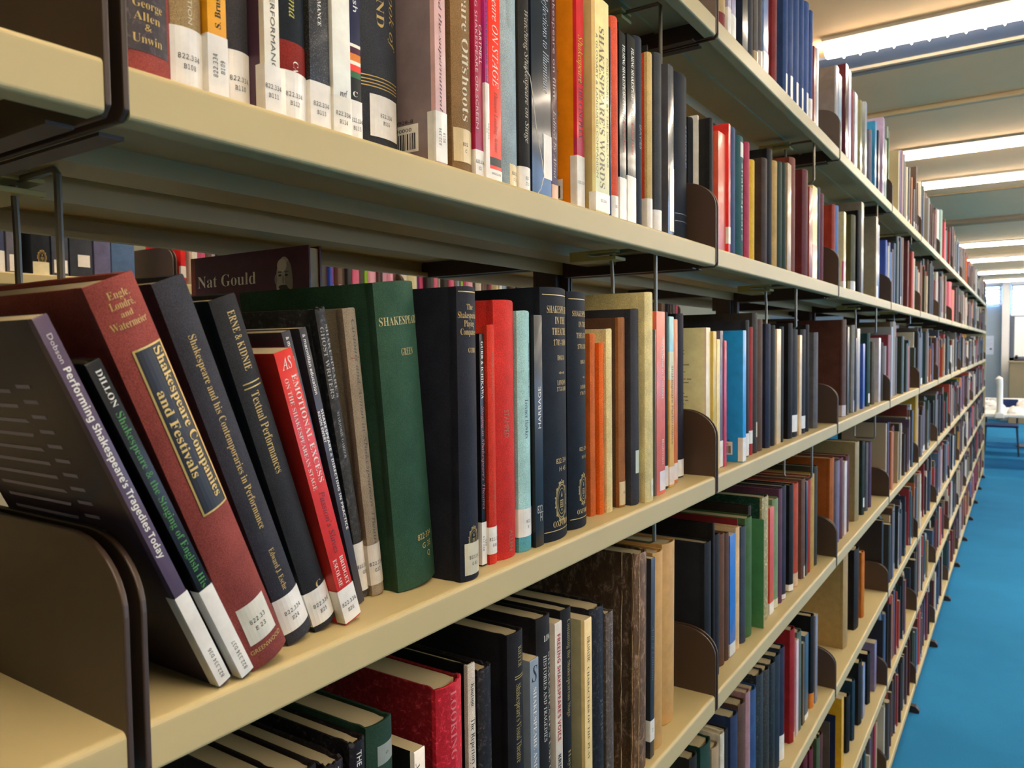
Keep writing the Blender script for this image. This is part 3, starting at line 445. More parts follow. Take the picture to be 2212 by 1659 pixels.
('S3', 0, -10.0, 446.9, 0.0, 13.6, 217.1, 141, 'p', 'd4c8bc', {'n': 'small ivory paperback with black cover', 'cov': '121214', 'txt': [('you', 'si', 'd', 207.3, 186.5, 0.4, 0.4, '4a4440')]}),
('S3', 0, -8.0, 477.5, 0.0, 35.4, 255.5, 170, 'hw', '9a1824', {'n': 'crimson cloth hardback with frayed head and upright capitals', 'cov': '6c1018', 'txt': [('LOOKING', 'sr', 'd', 249.1, 190.6, 0.5, 0.26, 'd07070')]}),
('S3', 0, -12.0, 521.6, 0.0, 11.6, 259.1, 180, 'h', 'b4aca0', {'n': 'slim grey-white hardback with black edge', 'cov': '101012', 'txt': [('Knutson', 'sr', 'd', 242.3, 222.1, 0.5, 0.5, '1c1a1e'), ('The Repertory of Shakespeare', 'sr', 'd', 211.0, 124.5, 0.5, 0.55, '1c1a1e')]}),
('S3', 0, -14.0, 540.5, 0.0, 21.7, 247.1, 164, 'hw', '1e1a1c', {'n': 'short black hardback with scuffed headcap', 'txt': [('THEATRE', 's', 'd', 180.9, 137.2, 0.8, 0.2, '5c5448')]}),
('S3', 0, -8.0, 580.6, 0.0, 27.4, 266.6, 172, 'h', '1c1a1e', {'n': 'tall black hardback with gilt bar across its spine', 'lines': [(225.3, 'c8a860', 0.3, 0.9), (223.1, 'c8a860', 0.3, 0.9)], 'txt': [('KIEFER', 'sr', 'd', 253.2, 233.3, 0.6, 0.3, '9c8c50'), ("Shakespeare's Visual Theatre", 'sr', 'd', 217.7, 142.6, 0.5, 0.36, '9c8c50')]}),
('S3', 0, -10.0, 617.5, 0.0, 16.7, 229.8, 148, 'p', '6a7480', {'n': 'steel grey paperback with white capitals', 'txt': [('SHAKESPEARE AND C', 'sr', 'd', 201.7, 111.0, 0.5, 0.42, 'e8e4da'), ('S', 'si', 'h', 215.5, 0.5, 0.6, 1.1, '20242c')]}),
('S3', 0, -10.0, 634.6, 0.0, 27.2, 265.1, 168, 'h', '201e20', {'n': 'black hardback with two lines of white capitals', 'txt': [('LONG', 'sr', 'h', 243.7, 0.6, 0.5, 0.28, 'e8e4da'), ("SHAKESPEARE'S USE OF", 'sr', 'd', 227.7, 95.4, 0.75, 0.26, 'c8c4bc'), ('HISTORIES AND TRAGEDIES', 'sr', 'd', 226.3, 138.5, 0.42, 0.24, 'c8c4bc')]}),
('S3', 0, -8.0, 662.2, 0.0, 14.9, 253.4, 159, 'p', 'b0a89c', {'n': 'slim white paperback with red capitals', 'txt': [("FREEING SHAKESPEARE'S VOICE", 's2', 'd', 241.0, 129.6, 0.5, 0.5, 'a82c2c'), ('KRISTIN', 's2', 'd', 115.0, 85.6, 0.5, 0.45, '1c1a1e')]}),
('S3', 0, -10.0, 681.7, 0.0, 22.9, 260.0, 164, 'h', '1c1c20', {'n': 'black hardback with fine gilt vertical title', 'txt': [('Costuming the Shakespearean Stage', 'sr', 'd', 248.9, 144.7, 0.55, 0.36, '9c8c50'), ('Hayward', 'sr', 'd', 108.6, 68.4, 0.55, 0.3, '9c8c50')]}),
('S3', 0, -4.0, 717.9, 0.0, 17.2, 240.4, 162, 'p', 'c8b078', {'n': 'cream paperback with grey-green cover and dark spine marks', 'cov': '8c8668', 'txt': [('DRAMATIC', 'sr', 'd', 221.1, 193.0, 0.5, 0.4, '1c1a1e'), ('CHARACTERS OF THE PLAY', 'sr', 'd', 187.9, 85.0, 0.45, 0.3, '4c4030')]}),
('S3', 0, -10.0, 748.9, 0.0, 34.6, 241.2, 169, 'hw', '1e1c20', {'n': 'black hardback with dented head beside the cream paperback', 'txt': [('JONES', 's', 'd', 134.9, 86.5, 0.6, 0.2, '605a54')]}),
('S3', 0, -10.0, 785.0, 0.0, 19.5, 227.0, 144, 'hw', '4c4440', {'n': 'thin grey-brown hardback with chipped white headcap', 'txt': [('THE LIBRARY', 's', 'd', 214.2, 167.7, 0.6, 0.4, '8a8078')]}),
('S3', 0, -8.0, 860.3, -1.2, 36.8, 276.6, 185, 'l', '5a4432', {'n': 'large scuffed brown leather volume with worn pale hinges', 'cov': '3e2f22'}),
('S3', 0, -10.0, 904.9, -1.2, 13.4, 261.0, 163, 'p', '26262c', {'n': 'thin navy book with white foot label beside the leather volume', 'lab': (22.4, 49.8, '822', '', 'd', 'e4e0d8', 0.0, 1.0), 'txt': [('Acts of Criticism', 'si', 'd', 173.1, 101.5, 0.5, 0.5, '70707c')]}),
('S3', 0, -12.0, 925.5, -1.0, 32.8, 262.5, 183, 'l2', 'a8824c', {'n': 'ochre kraft-covered book, left of two'}),
('S3', 0, -26.0, 992.6, -1.0, 46.5, 256.9, 170, 'l2', 'a8824c', {'n': 'ochre kraft-covered book, right of two'}),
('S1', 1, -46.0, 1144.2, 0.0, 23.0, 203.5, 133, 'h', '1c1c1c', {}),
('S1', 1, -42.0, 1167.6, 0.0, 5.3, 210.6, 135, 'p', 'd8d4cc', {}),
('S1', 1, -38.0, 1189.4, 0.0, 3.0, 208.3, 139, 'p', 'd0c8c0', {}),
('S1', 1, -33.0, 1192.6, 0.0, 3.0, 204.0, 140, 'h', '242424', {}),
('S1', 1, -23.0, 1173.3, 0.0, 15.7, 205.0, 135, 'h', '222224', {}),
('S1', 1, -22.0, 1206.6, 0.0, 37.3, 192.5, 126, 'p', 'c0503c', {}),
('S1', 1, -18.0, 1244.3, 0.0, 10.2, 212.0, 132, 'p', 'c82c28', {'lab': (18.8, 45.8, '', '', 'h', 'e4e0d8', 0.0, 1.0)}),
('S1', 1, -18.0, 1256.9, 0.0, 31.9, 210.7, 146, 'h', '2c4468', {}),
('S1', 1, -18.0, 1291.4, 0.0, 46.6, 205.5, 128, 'h', '12484c', {'lab': (171.2, 195.9, '', '', 'h', 'c8c8c0', 0.35, 1.0), 'txt': [('Shakespeare', 's', 'd', 161.9, 31.2, 0.55, 0.2, '8cb0a8')]}),
('S1', 1, -18.0, 1340.6, 0.0, 27.2, 203.9, 134, 'h', '983048', {}),
('S1', 1, -18.0, 1370.6, 0.0, 28.2, 179.8, 124, 'h', 'c8a028', {}),
('S1', 1, -18.0, 1448.5, 0.0, 31.7, 198.3, 125, 'h', '3c302c', {}),
('S1', 1, -18.0, 1483.5, 0.0, 32.1, 222.6, 151, 'h', '18181c', {}),
('S1', 1, -18.0, 1516.0, 0.0, 36.8, 206.9, 144, 'h', 'a8884c', {}),
('S1', 1, -18.0, 1556.3, 0.0, 31.5, 212.4, 142, 'h', '28382c', {}),
('S1', 1, -18.0, 1591.4, 0.0, 25.4, 216.7, 148, 'h', '1c3024', {}),
('S1', 1, -18.0, 1620.5, 0.0, 29.8, 221.7, 139, 'p', 'a08868', {}),
('S1', 1, -18.0, 1650.7, 0.0, 46.6, 240.3, 157, 'h', '70382c', {}),
('S1', 1, -18.0, 1765.3, 0.0, 46.2, 236.5, 149, 'h', '5c2428', {}),
('S1', 1, -18.0, 1811.9, 0.0, 31.6, 206.1, 142, 'p', '8c3c38', {}),
('S1', 1, -18.0, 1843.9, 0.0, 47.0, 214.7, 138, 'p', 'd0bc7c', {'lab': (1.5, 81.2, '', '', 'h', 'c88c84', 0.0, 1.0)}),
('S1', 1, -18.0, 1895.8, 0.0, 39.3, 219.5, 144, 'h', '2c3444', {}),
('S1', 1, -18.0, 1935.6, 0.0, 35.6, 211.6, 148, 'h', '642838', {}),
('S2', 1, -24.0, 1156.6, 0.0, 19.7, 225.1, 155, 'p', 'd4c4a4', {'cov': 'd6cc9c', 'coverlines': 1}),
('S2', 1, -20.0, 1176.7, 0.0, 15.9, 219.4, 153, 'p', 'b49a40', {}),
('S2', 1, -20.0, 1194.9, 0.0, 15.6, 207.2, 136, 'p', 'd0b878', {}),
('S2', 1, -20.0, 1210.8, 0.0, 13.8, 220.6, 145, 'p', '5c5468', {'lab': (1.5, 43.6, '', '', 'h', 'e4e0d8', 0.0, 1.0)}),
('S2', 1, -18.0, 1225.1, 0.0, 12.0, 205.0, 139, 'p', 'b03450', {}),
('S2', 1, -6.0, 1285.2, 0.0, 18.2, 222.0, 146, 'p', '1a84c4', {'cov': '1a84c4', 'barcode': 1, 'lab': (1.5, 41.7, '', '', 'h', 'e4e0d8', 0.0, 1.0)}),
('S2', 1, -20.0, 1353.0, 0.0, 19.4, 241.1, 155, 'h', '2c2a2c', {'lab': (1.5, 41.3, '', '', 'h', 'e4e0d8', 0.0, 1.0)}),
('S2', 1, -20.0, 1375.1, 0.0, 19.9, 229.3, 150, 'h', '8c2424', {'lab': (20.7, 44.1, '', '', 'h', 'e4e0d8', 0.0, 1.0)}),
('S2', 1, -20.0, 1397.9, 0.0, 29.4, 255.6, 161, 'h', '34302c', {'lab': (29.6, 56.8, '', '', 'h', 'd0c098', 0.4, 1.0)}),
('S2', 1, -20.0, 1430.3, 0.0, 30.6, 244.8, 159, 'h', '523c30', {}),
('S2', 1, -20.0, 1485.4, 0.0, 30.0, 237.1, 166, 'h', '22263c', {}),
('S2', 1, -20.0, 1518.7, 0.0, 30.4, 235.3, 164, 'h', '1a1c20', {}),
('S2', 1, -20.0, 1552.5, 0.0, 31.4, 228.6, 153, 'p', 'bca884', {}),
('S2', 1, -20.0, 1584.3, 0.0, 28.8, 233.7, 154, 'h', '202022', {}),
('S2', 1, -20.0, 1655.7, 0.0, 30.0, 242.2, 157, 'h', '1a1a1e', {}),
('S2', 1, -20.0, 1689.5, 0.0, 44.9, 229.7, 144, 'h', '24242c', {'lab': (11.0, 47.0, '', '', 'h', 'e4e0d8', 0.0, 1.0)}),
('S2', 1, -20.0, 1738.4, 0.0, 21.2, 218.2, 140, 'p', 'c0a884', {}),
('S2', 1, -20.0, 1763.8, 0.0, 43.6, 230.8, 158, 'h', '202026', {'lab': (11.1, 39.1, '', '', 'h', 'e4e0d8', 0.0, 1.0)}),
('S2', 1, -20.0, 1807.9, 0.0, 27.0, 241.7, 167, 'h', '18181c', {}),
('S2', 1, -20.0, 1894.5, 0.0, 36.5, 225.7, 146, 'h', '56565c', {}),
('S0', 1, -14.0, 1188.4, 0.0, 38.0, 189.0, 129, 'h', '7c2c28', {'lab': (34.6, 69.9, '', '', 'h', 'c0a068', 0.0, 1.0)}),
('S0', 1, -14.0, 1228.7, 0.0, 16.3, 195.2, 133, 'p', '8c86a0', {'lab': (1.5, 53.5, '', '', 'h', 'e4e0d8', 0.0, 1.0)}),
('S0', 1, -14.0, 1247.4, 0.0, 21.5, 197.4, 133, 'p', '6c6890', {'lab': (1.5, 49.4, '', '', 'h', 'e4e0d8', 0.0, 1.0)}),
('S0', 1, -14.0, 1304.8, 0.0, 30.0, 202.1, 136, 'g', '1c2430', {}),
('S0', 1, -14.0, 1337.6, 0.0, 38.0, 217.5, 148, 'h', '2c2c30', {}),
('S0', 1, -14.0, 1378.5, 0.0, 22.6, 216.0, 140, 'h', '5c5650', {'lab': (1.5, 32.8, '', '', 'h', 'c0a880', 0.0, 1.0)}),
('S0', 1, -14.0, 1404.1, 0.0, 23.3, 230.7, 156, 'h', '504a48', {'lab': (1.5, 40.8, '', '', 'h', 'd8c8b8', 0.0, 1.0)}),
('S0', 1, -14.0, 1430.5, 0.0, 30.2, 239.1, 154, 'g', '6c84b0', {'lab': (1.5, 47.6, '', '', 'h', 'e4e0d8', 0.0, 1.0)}),
('S0', 1, -14.0, 1498.0, 0.0, 30.0, 243.1, 160, 'h', '7c2824', {}),
('S0', 1, -14.0, 1578.2, 0.0, 30.0, 241.3, 164, 'h', '2c4470', {'lab': (1.5, 52.5, '', '', 'h', 'b8b0b0', 0.3, 0.9)}),
('S0', 1, -14.0, 1612.3, 0.0, 44.8, 245.3, 166, 'h', '2c4470', {'lab': (1.5, 58.8, '', '', 'h', 'e4e0d8', 0.3, 0.9)}),
('S0', 1, -14.0, 1661.2, 0.0, 43.2, 248.6, 160, 'h', '2c4674', {'lab': (1.5, 59.2, '', '', 'h', 'e4e0d8', 0.3, 0.9)}),
('S0', 1, -14.0, 1708.7, 0.0, 37.0, 251.7, 175, 'h', '2c4674', {'lab': (1.5, 59.9, '', '', 'h', 'e4e0d8', 0.3, 0.9)}),
('S0', 1, -14.0, 1750.1, 0.0, 43.0, 254.2, 171, 'h', '304c80', {'lab': (1.5, 62.0, '', '', 'h', 'e4e0d8', 0.3, 0.9)}),
('S0', 1, -14.0, 1797.8, 0.0, 26.8, 250.5, 167, 'h', '304c80', {'lab': (1.5, 59.4, '', '', 'h', 'e4e0d8', 0.0, 1.0)}),
('S0', 1, -14.0, 1829.4, 0.0, 23.0, 182.7, 113, 'p', '90301c', {}),
('S0', 1, -14.0, 1857.2, 0.0, 18.8, 186.6, 124, 'p', 'c8ccd4', {}),
('S3', 1, -20.0, 1147.5, 0.0, 28.1, 227.6, 146, 'h', '1e2026', {}),
('S3', 1, -20.0, 1177.8, 0.0, 8.9, 252.7, 170, 'h', '1c1a1a', {}),
('S3', 1, -20.0, 1188.9, 0.0, 25.1, 231.0, 152, 'h', '1c1c22', {}),
('S3', 1, -26.0, 1232.0, 0.0, 28.5, 221.6, 152, 'h', '583c2c', {}),
('S3', 1, -26.0, 1261.0, 0.0, 19.4, 218.1, 147, 'h', '4c3426', {}),
('S3', 1, -26.0, 1280.7, 0.0, 30.4, 210.5, 144, 'p', '1c5ca8', {'lab': (1.5, 22.9, '', '', 'h', 'c8ccc8', 0.0, 1.0)}),
('S3', 1, -32.0, 1339.6, 0.0, 3.0, 227.5, 147, 'h', '6c1c24', {}),
('S3', 1, -26.0, 1318.9, 0.0, 20.3, 216.4, 145, 'h', 'c0a47c', {}),
('S3', 1, -26.0, 1351.0, 0.0, 27.8, 210.4, 143, 'h', '343c48', {}),
('S3', 1, -26.0, 1381.6, 0.0, 37.7, 220.4, 151, 'h', '3c5c34', {}),
('S3', 1, -38.0, 1430.8, 0.0, 17.0, 233.3, 151, 'h', '2c2622', {}),
('S3', 1, -16.0, 1448.2, 0.0, 3.0, 207.4, 143, 'p', '3c7048', {'cov': '3c7048', 'lab': (1.5, 24.9, '', '', 'h', 'e4e0d8', 0.3, 1.0)}),
('S3', 1, -24.0, 1482.8, 0.0, 39.3, 242.0, 167, 'hw', '143428', {'sp': '8c8460'}),
('S3', 1, -26.0, 1529.4, 0.0, 30.8, 213.4, 144, 'p', 'b83c20', {'lab': (-14.9, 22.6, '', '', 'h', 'e4e0d8', 0.0, 1.0)}),
('S3', 1, -26.0, 1563.5, 0.0, 39.2, 223.6, 156, 'h', '6c8460', {'lab': (1.5, 19.4, '', '', 'h', 'd0c8a0', 0.0, 1.0)}),
('S3', 1, -26.0, 1606.2, 0.0, 22.2, 238.0, 166, 'h', '54344c', {}),
('S3', 1, -26.0, 1632.0, 0.0, 30.5, 240.1, 159, 'h', '2c2c3c', {'lab': (1.5, 11.3, '', '', 'h', 'e4e0d8', 0.0, 1.0)}),
('S3', 1, -26.0, 1696.4, 0.0, 30.0, 232.5, 154, 'h', '1c1a1e', {'lab': (1.5, 15.5, '', '', 'h', 'e4e0d8', 0.0, 1.0)}),
('S3', 1, -26.0, 1730.1, 0.0, 42.4, 229.1, 145, 'h', 'a04028', {'lab': (1.5, 30.6, '', '', 'h', 'c8a880', 0.0, 1.0)}),
('S3', 1, -26.0, 1804.5, 0.0, 29.6, 229.0, 157, 'h', '5c443c', {'lab': (1.5, 28.5, '', '', 'h', 'c8c0b8', 0.3, 1.0)}),
('S3', 1, -26.0, 1834.6, 0.0, 18.1, 220.3, 153, 'p', '1c1a1c', {}),
('S3', 1, -26.0, 1857.2, 0.0, 33.0, 226.7, 149, 'h', '8c2c24', {}),
('S3', 1, -26.0, 1890.6, 0.0, 38.7, 227.0, 153, 'h', 'a08444', {}),
('S3', 1, -26.0, 1929.7, 0.0, 30.1, 241.2, 163, 'h', '34342c', {}),
('S4', 0, -24.0, 1092.9, 0.0, 31.3, 246.1, 167, 'h', '20201e', {'n': 'black hardback whose head shows at the bottom edge, before the green one'}),
('S4', 1, -24.0, 1144.1, 0.0, 46.0, 240.8, 153, 'h', '1c3830', {}),
('S4', 1, -24.0, 1194.6, 0.0, 32.5, 216.8, 148, 'h', '8c7c64', {}),
('S4', 1, -24.0, 1231.8, 0.0, 19.1, 224.6, 150, 'h', 'b0aca0', {}),
('S4', 1, -24.0, 1251.3, 0.0, 17.1, 223.2, 150, 'h', '202024', {}),
('S4', 1, -24.0, 1293.7, 0.0, 37.1, 227.4, 149, 'h', '263454', {}),
('S4', 1, -24.0, 1336.1, 0.0, 36.2, 231.6, 155, 'h', '4c3830', {}),
('S4', 1, -24.0, 1375.0, 0.0, 26.1, 239.8, 164, 'h', '8c6c74', {}),
('S4', 1, -24.0, 1403.9, 0.0, 39.3, 230.6, 155, 'h', '2c4874', {}),
('S4', 1, -24.0, 1449.2, 0.0, 41.5, 244.8, 166, 'hw', '22282c', {}),
('S4', 1, -24.0, 1493.7, 0.0, 40.2, 237.2, 148, 'hw', '2a2824', {}),
('S4', 1, -24.0, 1537.0, 0.0, 38.6, 235.3, 149, 'hw', '1c2024', {}),
('S4', 1, -24.0, 1578.9, 0.0, 33.0, 237.1, 155, 'h', '24303c', {}),
('S4', 1, -24.0, 1615.3, 0.0, 34.3, 240.3, 161, 'h', '242840', {'lab': (1.5, 55.1, '', '', 'h', 'e4e0d8', 0.0, 1.0)}),
('S4', 1, -24.0, 1702.6, 0.0, 35.8, 252.1, 161, 'h', '841c20', {'lab': (-7.1, 22.2, '', '', 'h', 'c8a880', 0.4, 1.0)}),
('S4', 1, -24.0, 1741.7, 0.0, 21.2, 216.8, 146, 'p', 'b8a4ac', {}),
('S4', 1, -24.0, 1763.3, 0.0, 35.0, 227.9, 153, 'h', '4c5c54', {}),
('S4', 1, -24.0, 1802.4, 0.0, 18.2, 190.9, 119, 'p', '4c3c28', {}),
('S4', 1, -24.0, 1824.9, 0.0, 32.7, 200.9, 132, 'p', '2c4458', {'lab': (1.5, 14.4, '', '', 'h', 'e4e0d8', 0.0, 1.0)}),
('S4', 1, -24.0, 1895.8, 0.0, 30.0, 225.1, 144, 'h', '141416', {'lab': (1.5, 8.8, '', '', 'h', 'e4e0d8', 0.5, 1.0), 'bands': [(0, 37.3, 'b86c20')]}),
('S4', 1, -24.0, 1930.1, 0.0, 25.7, 216.6, 135, 'p', '70707c', {}),
('S5', 1, -26.0, 1841.4, 0.0, 30.0, 241.2, 152, 'h', '501c24', {}),
('S5', 1, -26.0, 1900.0, 0.0, 30.0, 231.0, 149, 'h', '58202c', {}),
('S5', 1, -26.0, 1978.0, 0.0, 30.0, 225.0, 143, 'h', '3c4c34', {}),
('S5', 1, -26.0, 2012.3, 0.0, 25.9, 219.7, 140, 'h', '4c2c2c', {}),
('S5', 1, -26.0, 2113.4, 0.0, 3.0, 212.8, 133, 'h', '504840', {}),
('S5', 1, -26.0, 2188.5, 0.0, 3.0, 199.1, 131, 'h', '1c2440', {}),
('S0', 2, -10.0, 2056.2, 0.0, 30.0, 206.5, 134, 'g', 'a0a4b0', {'cov': '6a605a'}),
('S0', 2, -10.0, 2088.6, 0.0, 35.3, 196.0, 131, 'p', '4c7c94', {}),
('S0', 2, -8.0, 2165.9, 0.0, 33.7, 242.6, 190, 'g', '5c2028', {}),
('S0', 2, -14.0, 2241.0, 0.0, 33.1, 251.2, 168, 'p', 'b0a8c4', {}),
('S0', 2, -14.0, 2281.1, 0.0, 41.1, 211.2, 135, 'h', '7c1824', {}),
('S0', 2, -14.0, 2329.6, 0.0, 42.7, 215.4, 149, 'p', 'c8ccd8', {}),
('S0', 2, -14.0, 2417.2, 0.0, 30.0, 216.4, 134, 'g', '8c8458', {}),
('S0', 2, -14.0, 2496.7, 0.0, 30.0, 232.2, 151, 'g', 'a8b0bc', {}),
('S0', 2, -14.0, 2592.9, 0.0, 35.5, 174.5, 112, 'h', '686470', {}),
('S0', 2, -14.0, 2679.8, 0.0, 30.2, 219.6, 143, 'p', '2c84b4', {}),
('S0', 2, -14.0, 2746.8, 0.0, 30.0, 205.7, 129, 'p', '2c1c44', {}),
('S0', 2, -14.0, 2839.4, 0.0, 37.7, 269.6, 185, 'g', 'b8a4c8', {}),
('S0', 2, -14.0, 2888.6, 0.0, 42.0, 209.3, 136, 'p', '8c9c90', {}),
('S0', 2, -14.0, 2966.3, 0.0, 3.0, 228.1, 142, 'p', '4c6c48', {}),
('S1', 2, -18.0, 2073.4, 0.0, 30.0, 205.7, 138, 'h', '8c3424', {}),
('S1', 2, -18.0, 2109.4, 0.0, 41.7, 209.2, 131, 'h', '4c6ca0', {}),
('S1', 2, -18.0, 2209.3, 0.0, 30.0, 206.8, 137, 'p', 'b4a878', {'lab': (1.5, 22.3, '', '', 'h', 'e4e0d8', 0.0, 1.0), 'bands': [(7.5, 75.4, 'b04870')]}),
('S1', 2, -18.0, 2340.1, 0.0, 58.7, 217.5, 141, 'h', '444428', {'lab': (1.5, 31.9, '', '', 'h', '9c9884', 0.0, 1.0)}),
('S1', 2, -18.0, 2437.3, 0.0, 30.0, 243.0, 162, 'h', '16161a', {}),
('S1', 2, -18.0, 2475.2, 0.0, 39.6, 272.7, 190, 'p', '78746c', {}),
('S1', 2, -18.0, 2749.4, 0.0, 39.4, 266.8, 183, 'p', '7c7a70', {'cov': '6c6a60', 'lab': (1.5, 43.2, '', '', 'h', 'e4e0d8', 0.3, 1.0)}),
('S1', 2, -18.0, 2789.2, 0.0, 29.3, 245.4, 160, 'p', '4c6490', {}),
('S2', 2, -18.0, 2230.2, 0.0, 38.1, 264.0, 181, 'h', '584440', {'cov': '4c2c24', 'lab': (1.5, 31.6, '', '', 'h', 'b0a4a0', 0.0, 1.0)}),
('S2', 2, -20.0, 2285.9, 0.0, 27.4, 245.6, 165, 'p', '3c342c', {}),
('S2', 2, -20.0, 2370.2, 0.0, 36.3, 251.9, 164, 'h', '6c6c68', {'lab': (1.5, 35.6, '', '', 'h', 'b8bcc8', 0.3, 0.9)}),
('S2', 2, -20.0, 2413.6, 0.0, 15.0, 215.6, 136, 'p', '24284c', {}),
('S2', 2, -20.0, 2436.1, 0.0, 46.4, 242.9, 162, 'p', '84807c', {}),
('S2', 2, -20.0, 2537.4, 0.0, 34.2, 198.1, 132, 'p', '2c4ca0', {}),
('S2', 2, -20.0, 2638.8, 0.0, 36.7, 231.1, 161, 'h', '1c3c3c', {'lab': (11.4, 40.8, '', '', 'h', 'e4e0d8', 0.2, 0.8)}),
('S2', 2, -20.0, 2732.7, 0.0, 35.2, 205.3, 143, 'h', '504a40', {}),
('S2', 2, -20.0, 2844.8, 0.0, 42.1, 217.7, 146, 'p', 'b0acb8', {}),
('S2', 2, -20.0, 2919.7, 0.0, 30.0, 202.3, 131, 'h', '44403c', {}),
('S3', 2, -18.0, 2077.2, 0.0, 41.2, 242.9, 185, 'h', '8c4c1c', {'cov': '844418'}),
('S3', 2, -24.0, 2155.5, 0.0, 24.7, 223.8, 155, 'h', '4c4448', {}),
('S3', 2, -24.0, 2186.1, 0.0, 38.2, 221.5, 137, 'h', '686480', {}),
('S3', 2, -24.0, 2230.3, 0.0, 39.5, 223.4, 140, 'h', '54303c', {}),
('S3', 2, -24.0, 2282.9, 0.0, 34.3, 206.7, 137, 'p', 'b0a8a8', {}),
('S3', 2, -24.0, 2323.7, 0.0, 35.4, 218.6, 146, 'h', '542834', {}),
('S3', 2, -26.0, 2482.9, 0.0, 55.4, 240.1, 152, 'l2', '7c7050', {}),
('S3', 2, -24.0, 2586.3, 0.0, 30.0, 231.9, 155, 'h', '202c28', {'lab': (24.6, 53.9, '', '', 'h', 'e4e0d8', 0.2, 0.8)}),
('S3', 2, -24.0, 2656.3, 0.0, 30.0, 220.1, 152, 'h', '4c4c50', {}),
('S3', 2, -24.0, 2720.2, 0.0, 30.0, 215.8, 140, 'h', '44304c', {}),
('S4', 2, -28.0, 2324.3, 0.0, 61.0, 279.6, 183, 'l2', '8c7448', {}),
('S4', 2, -28.0, 2497.5, 0.0, 72.5, 247.1, 158, 'h', '1c181a', {}),
('S4', 2, -28.0, 2625.3, 0.0, 36.3, 210.8, 136, 'h', 'a45c14', {}),
('S4', 2, -40.0, 3061.7, 0.0, 3.0, 244.7, 171, 'h', '20282c', {}),
('S4', 2, -28.0, 3148.8, 0.0, 3.0, 228.3, 148, 'h', '7c3434', {}),
('S5', 2, -28.0, 2290.6, 0.0, 31.5, 203.8, 142, 'p', 'b48a1c', {}),
('S5', 2, -28.0, 2389.7, 0.0, 40.1, 170.0, 118, 'h', '181818', {}),
('S5', 2, -28.0, 2475.6, 0.0, 30.0, 184.5, 123, 'h', '1c3444', {}),
('S5', 2, -28.0, 2588.5, 0.0, 49.7, 200.8, 129, 'h', '1c1e20', {}),
('S5', 2, -28.0, 2644.0, 0.0, 35.8, 174.8, 122, 'p', '707c9c', {}),
('S5', 2, -28.0, 2757.2, 0.0, 43.8, 171.2, 113, 'h', '16161a', {}),
('S5', 2, -28.0, 2877.0, 0.0, 43.0, 170.0, 111, 'p', '706888', {}),
('N1', 0, -1530.0, 783.3, 0.0, 41.1, 249.6, 165, 'h', '3c4460', {'n': 'navy volume with white label, leftmost on the next aisle shelf', 'lab': (-3.3, 48.0, '', '', 'h', 'e4e0d8', 0.0, 1.0)}),
('N1', 0, -1530.0, 828.1, 0.0, 31.0, 254.8, 165, 'h', '60606c', {'n': 'grey volume with white label, second on the next aisle shelf', 'lab': (3.8, 41.5, '', '', 'h', 'e4e0d8', 0.15, 0.9)}),
('N1', 0, -1530.0, 880.8, 0.0, 42.0, 254.3, 165, 'h', '22262c', {'n': 'black volume with gilt crest above its cream label, next aisle', 'lab': (-2.5, 29.8, '', '', 'h', 'd8cfa8', 0.05, 0.9), 'crest': (40.6, 0.5)}),
('N1', 0, -1530.0, 925.8, 0.0, 38.4, 258.7, 165, 'h', '444854', {'n': 'charcoal volume right of the crested black one, next aisle', 'lab': (7.2, 38.0, '', '', 'h', 'e4e0d8', 0.1, 0.9)}),
('N1', 0, -1530.0, 967.3, 0.0, 54.6, 248.8, 165, 'h', '3a3e48', {'n': 'charcoal volume with square white label beyond the second wire', 'lab': (25.5, 54.7, '', '', 'h', 'e4e0d8', 0.3, 0.85)}),
('N1', 0, -1530.0, 1026.3, 0.0, 40.8, 264.8, 165, 'h', '606080', {'n': 'mauve volume in the gap above the leaning maroon book'}),
('N1', 0, -1530.0, 1069.4, 0.0, 61.0, 256.0, 165, 'h', '506a90', {'n': 'blue volume last before the brown bracket, next aisle'}),
('N1', 0, -1530.0, 1257.8, 0.0, 15.4, 268.1, 165, 'p', 'c82020', {'n': 'red paperback just past the brown bracket, next aisle', 'lab': (18.7, 50.1, '', '', 'h', 'e4e0d8', 0.0, 1.0)}),
]


